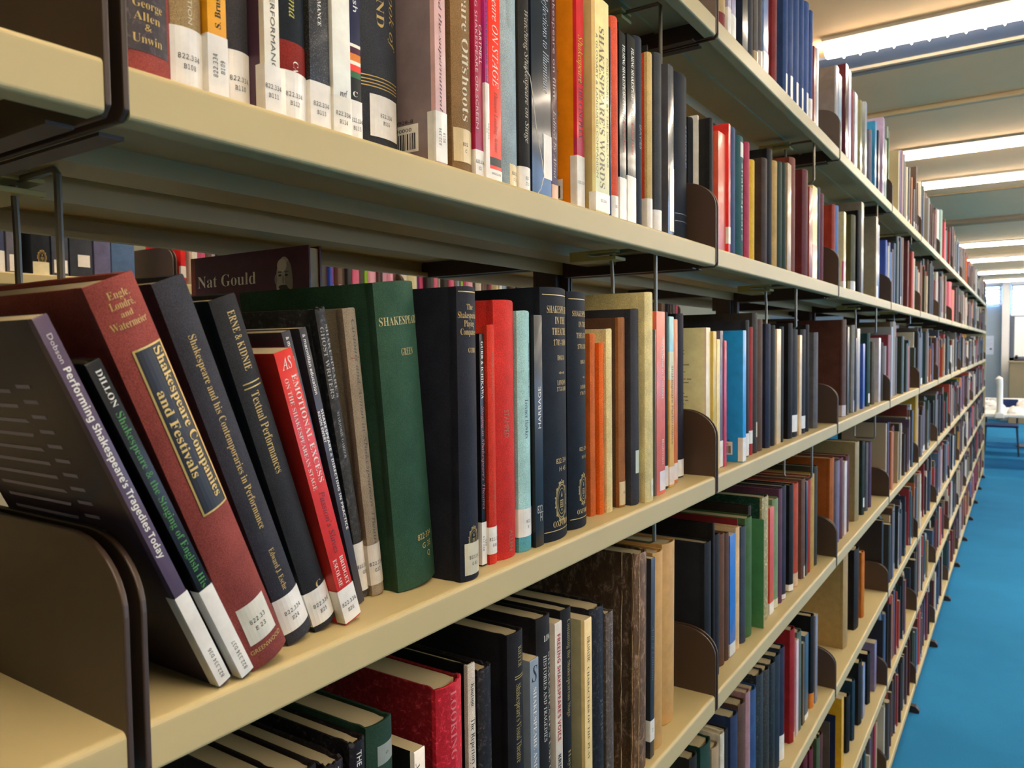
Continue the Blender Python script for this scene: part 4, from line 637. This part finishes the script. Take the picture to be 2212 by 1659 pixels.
ROWN = dict(S0='top shelf', S1='second shelf', S2='third shelf', S3='fourth shelf', S4='fifth shelf', S5='sixth shelf', S6='lowest shelf', N1='next aisle shelf')
BAYN = {-1: 'foremost bay', 0: 'near bay', 1: 'second bay', 2: 'third bay', 3: 'fourth bay', 4: 'fifth bay', 5: 'sixth bay', 6: 'seventh bay', 7: 'eighth bay', 8: 'ninth bay', 9: 'tenth bay', 10: 'eleventh bay', 11: 'twelfth bay'}
ORD = 'first second third fourth fifth sixth seventh eighth ninth tenth eleventh twelfth thirteenth fourteenth fifteenth sixteenth seventeenth eighteenth nineteenth twentieth twenty-first twenty-second twenty-third twenty-fourth twenty-fifth twenty-sixth twenty-seventh twenty-eighth twenty-ninth thirtieth'.split()
def colour_name(hx):
    import colorsys
    r, g, b = [int(hx[i:i+2], 16)/255 for i in (0, 2, 4)]; h, l, s = colorsys.rgb_to_hls(r, g, b); h *= 360
    if l < .13: return 'black'
    if s < .12: return 'charcoal' if l < .25 else 'grey' if l < .6 else 'off-white'
    if l > .66 and s < .45: return 'cream' if 20 < h < 70 else 'pale blue' if 180 < h < 250 else 'off-white' if s < .2 else 'pink' if (h > 320 or h < 20) else 'lavender'
    if h < 14 or h > 345: return ('dark maroon' if l < .24 else 'maroon' if l < .33 and s < .5 else 'red' if s > .45 else 'dusty pink')
    if h < 32: return 'dark brown' if l < .24 else 'orange' if s > .55 else 'brown' if l < .42 else 'tan'
    if h < 62: return 'dark olive' if l < .22 else 'yellow' if s > .5 else 'khaki' if l < .5 else 'tan'
    if h < 165: return 'dark green' if l < .25 else 'green'
    if h < 200: return 'teal' if s > .3 else 'slate'
    if h < 255: return ('navy' if l < .28 else 'blue' if s > .32 else 'blue-grey')
    if h < 345: return 'dark purple' if l < .25 else 'purple' if s > .25 else 'mauve'
cnt = {}; used = set()
for (row, bay, X, Y, ang, t, h, d, kind, col, k) in BOOKS:
    nm = 'paperback_book' if kind in ('p', 'sp') else 'jacketed_book' if kind == 'g' else 'hardcover_book'
    b = make_book(nm, X, Y, ZS[row], ang, t, h, d, kind, col, k)
    i = cnt[(row, bay)] = cnt.get((row, bay), 0)+1
    where = ROWN[row] if row == 'N1' else f'{ROWN[row]} of {BAYN[bay]}'
    if 'n' in k: lab = k['n']
    else:
        th = 'thin ' if t < 9 else 'thick ' if t > 26 else ''
        tl = 'tall ' if h > 262 else ''
        st = 'white-stickered ' if 'lab' in k else ''
        kd = 'paperback' if nm[0] == 'p' else 'jacketed book' if nm[0] == 'j' else 'hardback'
        cn = colour_name(col)
        lab = f'{st}{tl}{th}{cn} {kd}, {ORD[i-1]} from left, {where}'
    assert lab not in used, lab
    used.add(lab)
    grp = 'books on the next aisle shelf' if row == 'N1' else f'books on the {ROWN[row]} of the {BAYN[bay]}'
    tag(b, lab, 'book', grp)
    if k.get('n', '').startswith('black hardback with a loose white thread'):
        th_ = MB(); th_.tube([(.001, .004, .118), (.004, .010, .110), (.005, .014, .09), (.006, .018, .06), (.008, .024, .034), (.009, .026, .018), (.008, .022, .006), (.006, .019, .001)], .0004, mat('thread', 'd8d4c8', .7), 6)
        o = th_.build('loose_thread', b, smooth=True); o['label'] = 'white frayed thread'

# ------------------------------------------------------------------ steel shelving
J0, L = .2192, .914
def joint(n): return J0+n*L
PROFILE = [(-.262, 0), (-.0042, 0), (-.0028, -.00025), (-.0015, -.0010), (-.0006, -.0020), (-.0001, -.0032), (0, -.0045), (0, -.0255), (-.0003, -.0266), (-.0012, -.0275), (-.0025, -.028), (-.0165, -.028), (-.0165, -.021), (-.0151, -.021), (-.0151, -.0266), (-.0028, -.0266), (-.0014, -.025), (-.0014, -.0045), (-.004, -.0015),
           (-.088, -.0015), (-.0895, -.0042), (-.0945, -.0042), (-.096, -.0015), (-.158, -.0015), (-.164, -.0155), (-.214, -.0155), (-.220, -.0015), (-.2605, -.0015), (-.2605, -.026), (-.262, -.026)]
def bracket_poly(h=.1, r=.052, rz=.04):
    p = [(.0008, -.0235), (-.0045, -.0292), (-.258, -.0292), (-.258, h)]
    for i in range(11):
        a = math.pi/2*(1-i/10); p.append((.0008-r+r*math.cos(a), h-rz+rz*math.sin(a)))
    return p
def make_shelf():
    r = empty('steel_shelf', (0, 0, 0))
    b = MB(); b.prism(PROFILE, 'y', .0066, L-.0066, CREAM); b.build('shelf_board', r)
    for y0, y1, s in ((.0031, .0065, 1), (L-.0065, L-.0031, -1)):
        b = MB(); b.prism(bracket_poly(), 'y', y0, y1, BROWN)
        fy = (y1, y1+.014) if s > 0 else (y0-.014, y0)
        b.box((-.262, y0-.001, -.07), (-.25, y1+.001, .1), BROWN)        # hook plate against the upright
        e = b.build('end_bracket', r, bevel=.0009)
        b = MB(); b.box((-.25, fy[0], -.0312), (-.03, fy[1], -.0292), BROWN); b.build('foot_flange', e)    # turned-in foot under the deck
    return r
proto = make_shelf(); first = True
ROWS = ['S0', 'S1', 'S2', 'S3', 'S4', 'S5', 'S6']
def put_shelf(x, y, z, rz, label, group):
    global first
    o = proto if first else copy_tree(proto); first = False
    o.location = (x, y, z); o.rotation_euler = (0, 0, rz); tag(o, label, 'shelf', group); return o
for n in range(-1, 12):
    for row in ROWS:
        if n == -1 and row in ('S4', 'S5', 'S6'): continue  # the foremost bay's top shelf is out of view, added for its shade
        if n == 0 and row in ('S5', 'S6'): continue
        em = 'empty ' if n == -1 else ''
        put_shelf(0, joint(n), ZS[row], 0, f'{em}cream steel shelf with brown end brackets, {ROWN[row]} of the {BAYN[n]}', 'cream steel shelves along the aisle')
for n in range(-1, 4):
    for row in ('S1', 'S2'):
        put_shelf(-.569, joint(n)+L, ZS[row]+.018, math.pi, f'cream steel shelf facing the next aisle, behind the {ROWN[row]} of the {BAYN[n]}', 'shelves on the far side of the run')
NX, NO = -1.512, .095
for n in range(0, 5):
    for row in ('S1', 'S2'):
        put_shelf(NX, joint(n)+NO, ZS[row]+.0375, 0, f'cream steel shelf of the next run seen past the {ROWN[row]} of the {BAYN[n]}', 'shelves of the next run')
# the frame that carries them: uprights, plinth, feet
fr = tag(empty('shelving_frame', (-.2845, 0, 0)), 'dark brown steel frame of uprights behind the long book-filled shelves', 'shelving frame')
for n in range(-1, 13):
    b = MB(); y = joint(n); b.box((-.0195, y-.0225, 0), (.0195, y+.0225, 2.3), DARKB)
    for i in range(40):
        z = .2+i*.05; b.box((.0192, y-.012, z), (.0199, y-.006, z+.022), INK); b.box((.0192, y+.006, z), (.0199, y+.012, z+.022), INK)
    b.build('upright', fr)
    if n >= 0:
        b = MB(); b.prism([(.29, 0), (.302, .003), (.302, .014), (.288, .03), (.02, .05), (.02, 0)], 'y', y-.016, y+.016, DARKB); b.build('base_foot', fr)
for n in range(0, 12):
    b = MB(); b.box((.255, joint(n)+.02, .012), (.263, joint(n)+L-.02, .1), DARKB); b.build('base_plinth', fr)
b = MB(); b.box((-.285, joint(12)+.0235, 0), (.287, joint(12)+.045, 2.2), CREAM); o = b.build('end_panel', fr, bevel=.003); o['label'] = 'cream end panel'

# hanging wire book supports under the shelves
def make_support():
    r = empty('wire_book_support', (0, 0, 0))
    b = MB(); b.prism([(-.058, -.030), (-.058, -.0165), (.012, -.0165), (.012, -.020), (-.03, -.021), (-.03, -.0245), (.012, -.0255), (.012, -.030)], 'y', -.016, .016, CLIPM); b.build('clip', r, bevel=.001)
    b = MB(); b.tube([(-.002, 0, -.022), (0, 0, -.06), (.0, 0, -.108), (.006, 0, -.114), (.056, 0, -.114), (.062, 0, -.108), (.062, 0, -.055), (.062, 0, -.022), (.058, 0, -.0185), (.006, 0, -.0185)], .0027, STEEL, 8); b.build('wire', r, smooth=True)
    return r
sup = make_support(); fs = True
for row, n, x, y in [('S1', 0, -.243, .278), ('S1', 0, -.082, .95), ('S1', 1, -.082, 1.70), ('S0', 0, -.095, 1.0), ('S0', 1, -.082, 1.86)]+[(q, m, -.082, joint(m)+L-.19) for q, m in (('S2', 0), ('S2', 1), ('S1', 2), ('S0', 2), ('S2', 2), ('S1', 3), ('S0', 3))]:
    o = sup if fs else copy_tree(sup); fs = False
    o.location = (x, y, ZS[row])
    if (row, n) in (('S2', 0), ('S0', 3), ('S1', 3)): o.scale = (1, 1, .56)
    tag(o, 'wire book support in yellowed clip left of the leaning books' if y == .278 else f'wire book support in yellowed clip under {ROWN[row]} of {BAYN[n]}', 'book support', 'wire book supports under the shelves')

# ------------------------------------------------------------------ the tall book on the far side of the run, cover towards us
def gould():
    r = empty('hardcover_book', (-.548, .625, ZS['S2']+.0185)); h, d, t = .302, .232, .019
    cm = bmat('43203a', 'p'); sm = bmat('6c2c24', 'p')
    b = MB()
    b.box((.012, 0, 0), (d, .0022, h), cm); b.box((.012, t-.0022, 0), (d, t, h), bmat('4c2a1c', 'p')); b.prism([(.012, 0), (.002, .0005), (0, .004), (0, t-.004), (.002, t-.0005), (.012, t), (.012, t-.002), (.003, t-.004), (.003, .004), (.012, .002)], 'z', 0, h, sm)
    wm = mat('lettering_f0ecea', 'f0ecea', .45)
    put_text(b, 'Nat Gould', 'sr', lambda u, v: (u, -.0003, v), .0175, .262, .118, .0155, wm)
    b.build('cover', r, bevel=.0006)
    b = MB(); b.box((.004, .0023, .003), (d-.0025, t-.0023, h-.003), mat('page_edges_b', 'b9ab8a', .85, 'paper')); b.build('page_block', r)
    # printed portrait of a bald, bearded man in greys, kept generic
    g = [mat('print_grey_'+c, c, .45) for c in ('b4b0b4', '5c5a64', '1c181e', '8c888c', 'ccc8ca')]
    b = MB(); cx, cz = .188, .262
    def blob(x, z, rx, rz, m, y, n=24, sq=1.):
        b.add([(cx+x+rx*math.cos(2*math.pi*i/n), y, cz+z+rz*math.sin(2*math.pi*i/n)*(sq if math.sin(2*math.pi*i/n) < 0 else 1)) for i in range(n)], [tuple(range(n))], m)
    blob(0, -.066, .034, .048, g[2], -.0003); blob(.0008, 0, .0150, .0295, g[0], -.0005); blob(-.0142, .003, .0024, .0055, g[3], -.0006)
    blob(.0085, .002, .0070, .022, g[3], -.0006); blob(-.003, .019, .0085, .008, g[4], -.00065)
    blob(.0005, -.0190, .0132, .0130, g[2], -.0008); blob(-.0012, -.0068, .0080, .0026, g[2], -.0009)
    for ex in (-.0066, .0050): blob(ex, .0072, .0030, .0013, g[2], -.0008); blob(ex, .0112, .0042, .0010, g[1], -.0009)
    blob(-.0010, .0020, .0019, .0056, g[3], -.0007)
    o = b.build('portrait_print', r); o['label'] = 'grey portrait of a bearded man'
    return r
tag(gould(), 'large purple book behind the run, its cover showing a grey bearded portrait', 'book')

# ------------------------------------------------------------------ the rest of the books, far along the run and beyond it
PAL = '1c1a1e 1c1a1e 1a1a1c 22242e 26262c 2a2826 30302e 3a3432 443430 4a382c 583c30 4c2c28 5c2426 6c2c2c 7c2424 982c28 a83c28 5c4030 74583c 846c4c 9c8a60 b8a884 cfc6ae c4c0b4 7c7a74 5c5a58 46443e 3c4434 283c30 2c4838 1c3c40 2c384c 344868 4c6080 54405c 5c4c54 b46428 b88c34 9c3038 8c7c80'.split()
PM = [mat('far_book_'+c, c, .5) for c in PAL]; FPG = mat('far_pages', 'b0a488', .85); FST = mat('far_sticker', 'd8d4cc', .5)
st = MB(); rng = random.Random(77)
def far_book(x, y, z, t, h, d, m, s=1, sticker=True, single=False):
    mb = MB() if single else st
    b = t*.14; ys = [0, t*.12, t*.5, t*.88, t]; xs = [-b, -b*.35, 0, -b*.35, -b]
    def P(xx, yy, zz): return (s*xx, yy, zz) if single else (x+s*xx, y+yy, z+zz)
    vs = []
    for zz in (0, h):
        vs += [P(-d, 0, zz)]+[P(a, c, zz) for a, c in zip(xs, ys)]+[P(-d, t, zz)]
    mb.add(vs, [(i, i+1, 8+i, 7+i) for i in range(6)]+[(6, 0, 7, 13)], m)
    mb.add([P(-d, 0, h-.002), P(-b, 0, h-.002), P(0, t*.5, h-.002), P(-b, t, h-.002), P(-d, t, h-.002)], [(0, 1, 2, 3, 4)], FPG if t > .012 else m)
    if single: mb.add([P(-d, 0, 0), P(-b, 0, 0), P(0, t*.5, 0), P(-b, t, 0), P(-d, t, 0)], [(0, 1, 2, 3, 4)], m)
    if sticker:
        q = [P(xs[i]+.0006, ys[i], .004) for i in (1, 2, 3)]+[P(xs[i]+.0006, ys[i], .034) for i in (1, 2, 3)]
        mb.add(q, [(0, 1, 4, 3), (1, 2, 5, 4)], FST)
    if single:
        row, n = single; i = cnt[single] = cnt.get(single, 0)+1
        lab = f"{'white-stickered ' if sticker else ''}{colour_name(m.name.split('_')[2])} book, {ORD[i-1]} from left, {ROWN[row]} of {BAYN[n]}"
        tag(mb.build('hardcover_book', loc=(x, y, z)), lab, 'book', f'books on the {ROWN[row]} of the {BAYN[n]}')
def fill(x, y0, y1, z, s=1, hmax=.30, dens=1., pal=PM, single=False):
    y = y0; hb = rng.uniform(.2, .25)
    while y < y1-.012:
        t = min(rng.choice((.024, .03, .036, .042) if single else (.008, .012, .016, .02, .024, .03, .04)), y1-y-.001)
        h = min(hmax, max(.17, hb+rng.gauss(0, .026)))
        if rng.random() < .05: hb = rng.uniform(.19, .26)
        set_ = rng.choice((.008, .015, .02, .028, .035))
        far_book(x-s*set_, y, z, t, h, min(.2, h*.68), rng.choice(pal), s, rng.random() < .35, single); y += t+.0006
        if rng.random() > dens: y += rng.uniform(.02, .1)
SPECIAL = {('S1', 3): [(0, .028, '2c50b0', .215), (.05, .016, 'c4c8b0', .2), (.08, .02, '8c88b0', .215), (.12, .024, '3c78b8', .185), (.16, .03, '3c3038', .2)],
           ('S1', 4): [(0, .05, '245048', .2), (.06, .03, 'a05040', .19), (.11, .03, 'b8ac88', .18)], ('S1', 5): [(.02, .05, '8c5044', .2)],
           ('S1', 6): [(.1, .2, 'b8242c', .26), (.35, .16, 'd84c1c', .22)], ('S1', 8): [(.1, .18, 'c85430', .2)],
           ('S0', 3): [(.0, .02, '7c8c80', .27), (.03, .02, '4c7048', .26), (.3, .02, 'c8bc98', .25), (.34, .02, '5c4880', .26), (.4, .07, '5c2434', .27)],
           ('S0', 5): [(.02, .05, 'd08050', .25), (.09, .08, 'f0ecdc', .26), (.3, .1, '7c9c88', .29), (.55, .05, 'd03044', .25)],
           ('S2', 3): [(0, .05, '6c6458', .19), (.08, .02, '8c2838', .23), (.11, .03, '98483c', .23), (.17, .03, 'a0acb8', .26), (.21, .09, '685c44', .28)],
           ('S3', 3): [(.05, .02, 'b0a088', .25), (.1, .02, '2c3060', .25)], ('S3', 4): [(.1, .06, 'a88820', .3)]}
for n in range(3, 12):
    for row in ROWS:
        z = ZS[row]+.0004; y0, y1 = joint(n)+.009, joint(n)+L-.009
        for (o_, t, c, h) in SPECIAL.get((row, n), []):
            far_book(-.018, y0+o_, z, t, h, .15, mat('far_book_'+c, c, .5), 1, False, (row, n) if n == 3 and row in ('S1', 'S2') else False)
        a = y0+max([q[0]+q[1] for q in SPECIAL.get((row, n), [])]+[0])+.002
        fill(-.0, a, y1-rng.choice((.01, .03, .08, .16, .25) if row != 'S0' else (.01, .02, .05)), z, 1, .27 if row != 'S0' else .29, .97, PM, (row, n) if n == 3 and row in ('S1', 'S2') else False)
for n, rows in ((2, ('S6',)), (1, ('S6',))):
    for row in rows: fill(0, joint(n)+.009, joint(n)+L-.1, ZS[row]+.0004)
fill(0, joint(1)+.009, joint(1)+.58, ZS['S5']+.0004, 1, .25)
fill(0, joint(2)+.45, joint(2)+.75, ZS['S4']+.0004, 1, .25) if False else None
for n in range(0, 4):                       # far side of the run
    fill(-.569, joint(n)+.02, joint(n)+L-.02, ZS['S1']+.0184, -1)
    if n >= 2: fill(-.569, joint(n)+.02, joint(n)+L-.02, ZS['S2']+.0184, -1, .29)
fill(-.569, joint(0)+.62, joint(0)+.80, ZS['S2']+.0184, -1, .26)
bright = [mat('far_book_'+c, c, .5) for c in 'c04878 c85c80 d8a0b8 2c48b0 7c98b8 d8d4c8 8cc030 b0b8c8 5c4438 30343c c8c49c a04038'.split()]
for n in range(0, 5):                       # the next run, across the far aisle
    fill(NX, joint(n)+NO+.009 +(.05 if n == 1 else 0) if n else 1.30, joint(n)+NO+L-.01, ZS['S1']+.038, 1, .29, 1, PM[:12]+bright)
    fill(NX, joint(n)+NO+.009, joint(n)+NO+L-.01, ZS['S2']+.038, 1, .29, 1, PM)
o = st.build('books', None); tag(o, 'countless small book spines filling the distant bays and the run across the far aisle', 'books', None, 'stuff')

# ------------------------------------------------------------------ room shell
b = MB(); b.box((-5, -4, -.05), (6.5, 20.2, 0), mat('blue_carpet', '3088be', .95, 'carpet', spec=.1)); struct(b.build('floor'))
b = MB(); b.box((-5, -4, 2.98), (6.5, 20.2, 3.03), mat('beige_ceiling', 'f8cd98', .9, 'plaster')); struct(b.build('ceiling'))
WALLM = mat('blue_grey_wall', '9cb0c4', .8, 'plaster')
b = MB(); b.box((-5, 20.0, 0), (6.5, 20.2, 2.98), WALLM); struct(b.build('wall_back'))
b = MB(); b.box((-5.2, -4, 0), (-5, 20, 2.98), mat('cream_wall', 'c8bc9c', .85, 'plaster')); struct(b.build('wall_left'))
b = MB(); b.box((-5, -4.2, 0), (6.5, -4, 2.98), mat('cream_wall', 'c8bc9c', .85, 'plaster')); struct(b.build('wall_front'))
b = MB(); b.box((6.5, -4, 0), (6.7, 20.2, 2.98), mat('cream_wall', 'c8bc9c', .85, 'plaster')); struct(b.build('wall_right'))
PANE = mat('daylit_glass', 'b4d4ff', .3, emit=DAY); FRM = mat('window_frame', 'd0d0cc', .5)
def window(i, a, bb, axis):
    b = MB(); x0, y0, z0 = a; x1, y1, z1 = bb; b.box(a, bb, PANE); o = struct(b.build(f'window_{i}'))
    f = MB(); e = .04
    if axis == 'x':
        for q in ((a, (x1, y1, z0+e)), ((x0, y0, z1-e), bb), (a, (x1, y0+e, z1)), ((x0, y1-e, z0), bb)): f.box((q[0][0]-.02, q[0][1], q[0][2]), q[1], FRM)
    else:
        for q in ((a, (x1, y1, z0+e)), ((x0, y0, z1-e), bb), (a, (x0+e, y1, z1)), ((x1-e, y0, z0), bb)): f.box((q[0][0], q[0][1]-.02, q[0][2]), q[1], FRM)
    f.build('window_frame', o)
window(1, (-1.2, 19.96, 2.5), (-.02, 19.99, 2.96), 'y'); window(2, (.16, 19.96, 2.26), (1.6, 19.99, 2.96), 'y')
for i in range(5): window(3+i, (6.46, 3.0+i*3.1, .8), (6.49, 5.7+i*3.1, 2.6), 'x')  # side windows out of view, added to throw cool daylight on the bays
# blinds on the far windows
for (x0, x1, z0, lab) in ((-1.2, -.02, 2.5, 'white horizontal slat blind on the far window left of the column'), (.16, 1.6, 2.26, 'white horizontal slat blind on the far window right of the column')):
    r = tag(empty('window_blind', (x0, 19.9, z0)), lab, 'blind', 'blinds on the far windows'); wd = x1-x0
    bm_ = mat('blind_white', 'd8dcdc', .5); b = MB(); z = .03
    while z < 2.93-z0: b.prism([(-.022, z-.018), (.022, z+.018), (.022, z+.022), (-.022, z-.014)], 'x', 0, wd, bm_); z += .078
    b.build('slats', r)
    b = MB(); b.box((0, -.025, 2.925-z0), (wd, .025, 2.965-z0), bm_); b.build('head_rail', r)
    b = MB(); b.box((0, -.015, 0), (wd, .015, .02), bm_); b.build('bottom_rail', r)
b = MB(); b.box((0, 19.75, 0), (.137, 19.95, 2.98), mat('white_column', 'dcdcdc', .6, 'plaster')); struct(b.build('trim_1'))
b = MB(); b.box((-5, 4.79, 2.952), (6.5, 4.835, 2.98), mat('ceiling_bead', 'c8b48c', .8)); struct(b.build('trim_2', bevel=.008))
b = MB(); b.box((-5, 7.69, 2.965), (6.5, 7.72, 2.98), mat('ceiling_joint', '8c7c5c', .9)); struct(b.build('trim_3'))
b = MB(); b.box((-5, 3.735, 2.968), (6.5, 3.93, 2.98), mat('air_slot_grey', '8490a8', .7)); b.box((-5, 3.93, 2.955), (6.5, 3.955, 2.98), mat('air_slot_edge', 'b8ac98', .7)); b.box((-5, 3.99, 2.96), (6.5, 4.03, 2.98), mat('air_slot_edge2', '9c9690', .7)); struct(b.build('trim_4'))  # the blue cast of daylight is put into the slot's colour
b = MB(); b.box((-5, 12.95, 2.95), (6.5, 13.0, 2.98), mat('ceiling_bead', 'c8b48c', .8)); struct(b.build('trim_5'))

# ------------------------------------------------------------------ fluorescent ceiling lights
TUBE = mat('lit_diffuser', 'ffecd2', .5, emit=LAMP); HOUS = mat('lamp_housing', 'c4bcac', .6); OFF = mat('unlit_diffuser', 'a88c68', .5); HOFF = mat('unlit_housing', 'a88868', .5)
def light(x0, x1, y, label, group, lit=True):
    r = tag(empty('ceiling_light', (x0, y, 2.98)), label, 'ceiling light', group); wd = x1-x0; d = TUBE if lit else OFF; hm = HOUS if lit else HOFF
    b = MB(); b.box((-.02, -.095, -.014), (wd, .095, 0), hm); b.build('housing', r, bevel=.003)
    n = 12; b = MB(); b.prism([(-.062*math.cos(math.pi*i/n), -.014-.042*math.sin(math.pi*i/n)) for i in range(0, n+1)], 'x', -.018, wd-.02, d); o = b.build('diffuser', r)
    o['label'] = 'glowing diffuser' if lit else 'unlit diffuser'
    pts = [(0, -.026)]; x = .04
    while x < wd-.03: pts += [(x-.008, -.03), (x-.0015, -.045), (x+.0015, -.045), (x+.008, -.03)]; x += .066
    b = MB(); b.prism(pts+[(wd-.02, -.03), (wd-.02, -.0142), (0, -.0142)], 'y', .0625, .074, d if lit else hm); b.build('louvre_blades', r)
ords = ['directly above the near bay', 'nearest bright one above the blue volumes', 'second bright one along the aisle', 'third bright one along the aisle', 'unlit one above the middle of the aisle', 'beyond the end of the run, nearest', 'beyond the end of the run, second', 'beyond the end of the run, third', 'beyond the end of the run, farthest']
for y, nm in zip((.1, 3.6, 5.88, 7.08, 9.48, 11.7, 13.9, 16.4, 18.7), ords):
    light(-.33, 5.2, y, f'long fluorescent ceiling light across the aisle, {nm}', 'fluorescent ceiling lights', y != 9.48)
for y, nm in ((.2, 'first'), (1.7, 'second'), (3.2, 'third'), (5.4, 'fourth')):  # unseen fixtures, added to brighten the books of the next aisle
    light(-2.6, -.75, y, f'unseen fluorescent ceiling light added over the far aisle behind the shelves, {nm}', 'unseen lights added over the far aisle')

# ------------------------------------------------------------------ reading area beyond the run
WT = mat('white_laminate', 'e8e8e4', .35); BK = mat('black_metal', '14141a', .45); BLUE = mat('blue_seat', '1c3468', .6, 'cloth')
def table(x0, x1, y0, y1, label):
    r = tag(empty('reading_table', ((x0+x1)/2, (y0+y1)/2, 0)), label, 'table'); hx, hy = (x1-x0)/2, (y1-y0)/2
    b = MB(); b.box((-hx, -hy, .7), (hx, hy, .74), WT); b.build('tabletop', r, bevel=.008)
    b = MB(); b.tube([(0, 0, .03), (0, 0, .70)], .045, BK, 16); b.build('pedestal', r, smooth=True)
    b = MB(); b.tube([(0, 0, 0), (0, 0, .012), (0, 0, .03)], [.34, .34, .1], BK, 32); b.build('base', r)
table(-.045, 1.9, 12.0, 13.35, 'white table standing just past the end of the shelves')
table(-.2, 1.5, 14.3, 15.6, 'white table behind the first one on a round black base')
def chair(x, y, rz, label):
    r = tag(empty('chair', (x, y, 0), (0, 0, rz)), label, 'chair', 'chairs around the white tables')
    b = MB(); b.box((-.22, -.21, .42), (.22, .21, .455), BLUE); b.build('seat', r, bevel=.012)
    b = MB(); n = 8; pts = [(-.21+.42*i/n, .2+.035*math.sin(math.pi*i/n)) for i in range(n+1)]; b.prism(pts+[(p[0], p[1]+.018) for p in pts[::-1]], 'z', .56, .82, BLUE); b.build('backrest', r, bevel=.005)
    for sx_ in (-1, 1):
        b = MB(); b.tube([(sx_*.2, -.18, .42), (sx_*.23, -.23, 0)], [.013, .011], BK); b.build('leg', r, smooth=True)
        b = MB(); b.tube([(sx_*.22, .25, 0), (sx_*.2, .2, .42), (sx_*.2, .225, .72)], [.011, .013, .011], BK); b.build('leg', r, smooth=True)
chair(.13, 13.75, 0, 'blue chair with thin black legs between the two white tables')
chair(.75, 13.75, .2, 'blue chair with black legs at the right between the white tables')
b = MB(); b.tube([(0, 0, -.075), (0, 0, -.055), (0, 0, .0)], [.06, .085, .06], WT, 20); o1 = b
r = tag(empty('clamp_post', (.14, 12.0, .74)), 'white post clamped to the front edge of the white table', 'post')
b = MB(); b.box((-.05, -.03, -.07), (.05, .06, -.042), WT); b.box((-.05, -.03, -.07), (.05, -.006, .012), WT); b.box((-.05, -.03, .001), (.05, .06, .014), WT); b.build('clamp', r, bevel=.006)
b = MB(); b.tube([(0, .02, .012), (0, .02, .05), (0, .02, .38), (-.012, .02, .47), (-.02, .02, .50)], [.05, .036, .036, .045, .01], WT, 16); b.build('post', r, smooth=True)
for i, (x, y, a, c, lab) in enumerate(((.02, 12.9, .2, .8, 'heap of crumpled white paper at the left end of the white table'), (.46, 12.9, -.3, .8, 'heap of crumpled white paper right of the white post'), (.32, 12.25, .6, .5, 'low heap of crumpled white paper behind the white post'))):
    b = MB(); rr = random.Random(i); n, m_ = 16, 6; vs = []
    for q in range(m_+1):
        for p in range(n):
            rad = (.16 if c > .6 else .1)*math.cos(q/m_*math.pi/2)**.8*(1+rr.uniform(-.16, .16)); vs.append((rad*math.cos(2*math.pi*p/n), rad*math.sin(2*math.pi*p/n), max(.0, .17*c*math.sin(q/m_*math.pi/2)*(1+rr.uniform(-.2, .2)) if q else .001)))
    b.add(vs, [(q*n+p, q*n+(p+1) % n, (q+1)*n+(p+1) % n, (q+1)*n+p) for q in range(m_) for p in range(n)]+[tuple(range(n))[::-1]], mat('white_paper', 'f0f0f0', .7))
    o = b.build('crumpled_paper', loc=(x, y, .7405)); tag(o, lab, 'paper', 'white paper on the table')
b = MB(); b.box((-.33, 19.985, 1.43), (-.15, 19.999, 1.84), mat('notice_paper', 'c8d8f0', .6)); nb = mat('print_blue', '5c6c98', .6)
for i in range(6): b.box((-.31, 19.984, 1.76-i*.03), (-.17-.03*(i % 3), 19.9855, 1.768-i*.03), mat('print_pale', 'a0b4d8', .6))
b.prism([(-.205+.024*math.cos(k*math.pi/8), 1.55+.024*math.sin(k*math.pi/8)) for k in range(16)], 'y', 19.984, 19.9855, nb)
tag(b.build('paper_notice'), 'pale paper notice pinned on the blue-grey far wall', 'notice')
r = tag(empty('whiteboard', (.2, 19.93, 1.3)), 'pale whiteboard above the beige counter at the far wall', 'whiteboard')
b = MB(); b.box((.03, 0, .06), (1.3, .02, .95), mat('whiteboard_face', 'e4ecec', .3)); b.build('panel', r)
b = MB(); dk = mat('dark_frame', '4c5668', .5); b.box((-.05, -.005, .0), (.03, .04, 1.0), dk); b.box((1.3, -.005, 0), (1.36, .04, 1.0), dk); b.box((-.05, -.005, .95), (1.36, .04, 1.0), dk); b.box((-.05, -.005, 0), (1.36, .04, .06), dk); b.build('frame', r)
r = tag(empty('service_counter', (.15, 19.1, 0)), 'beige counter in front of the far wall under the whiteboard', 'counter')
b = MB(); b.box((0, 0, 0), (2.2, .5, 1.27), mat('beige_laminate', '8c7d5e', .6, 'plaster')); b.build('body', r, bevel=.01)
b = MB(); b.box((-.02, -.03, 1.27), (2.2, .52, 1.3), mat('counter_top', 'a08c64', .5)); b.build('top', r, bevel=.006)
r = tag(empty('telephone', (.36, 19.25, 1.3)), 'dark desk telephone on the beige counter', 'telephone')
b = MB(); b.prism([(0, 0), (.2, 0), (.2, .09), (0, .035)], 'x', -.12, .12, BK); b.build('body', r, bevel=.006)
b = MB(); b.box((-.11, .01, .075), (-.06, .2, .12), mat('black_plastic', '1c1c28', .35)); b.build('handset', r, bevel=.012)
b = MB(); b.box((-.02, .12, .068), (.1, .18, .074), mat('phone_screen', '6c7cff', .3)); b.build('screen', r)
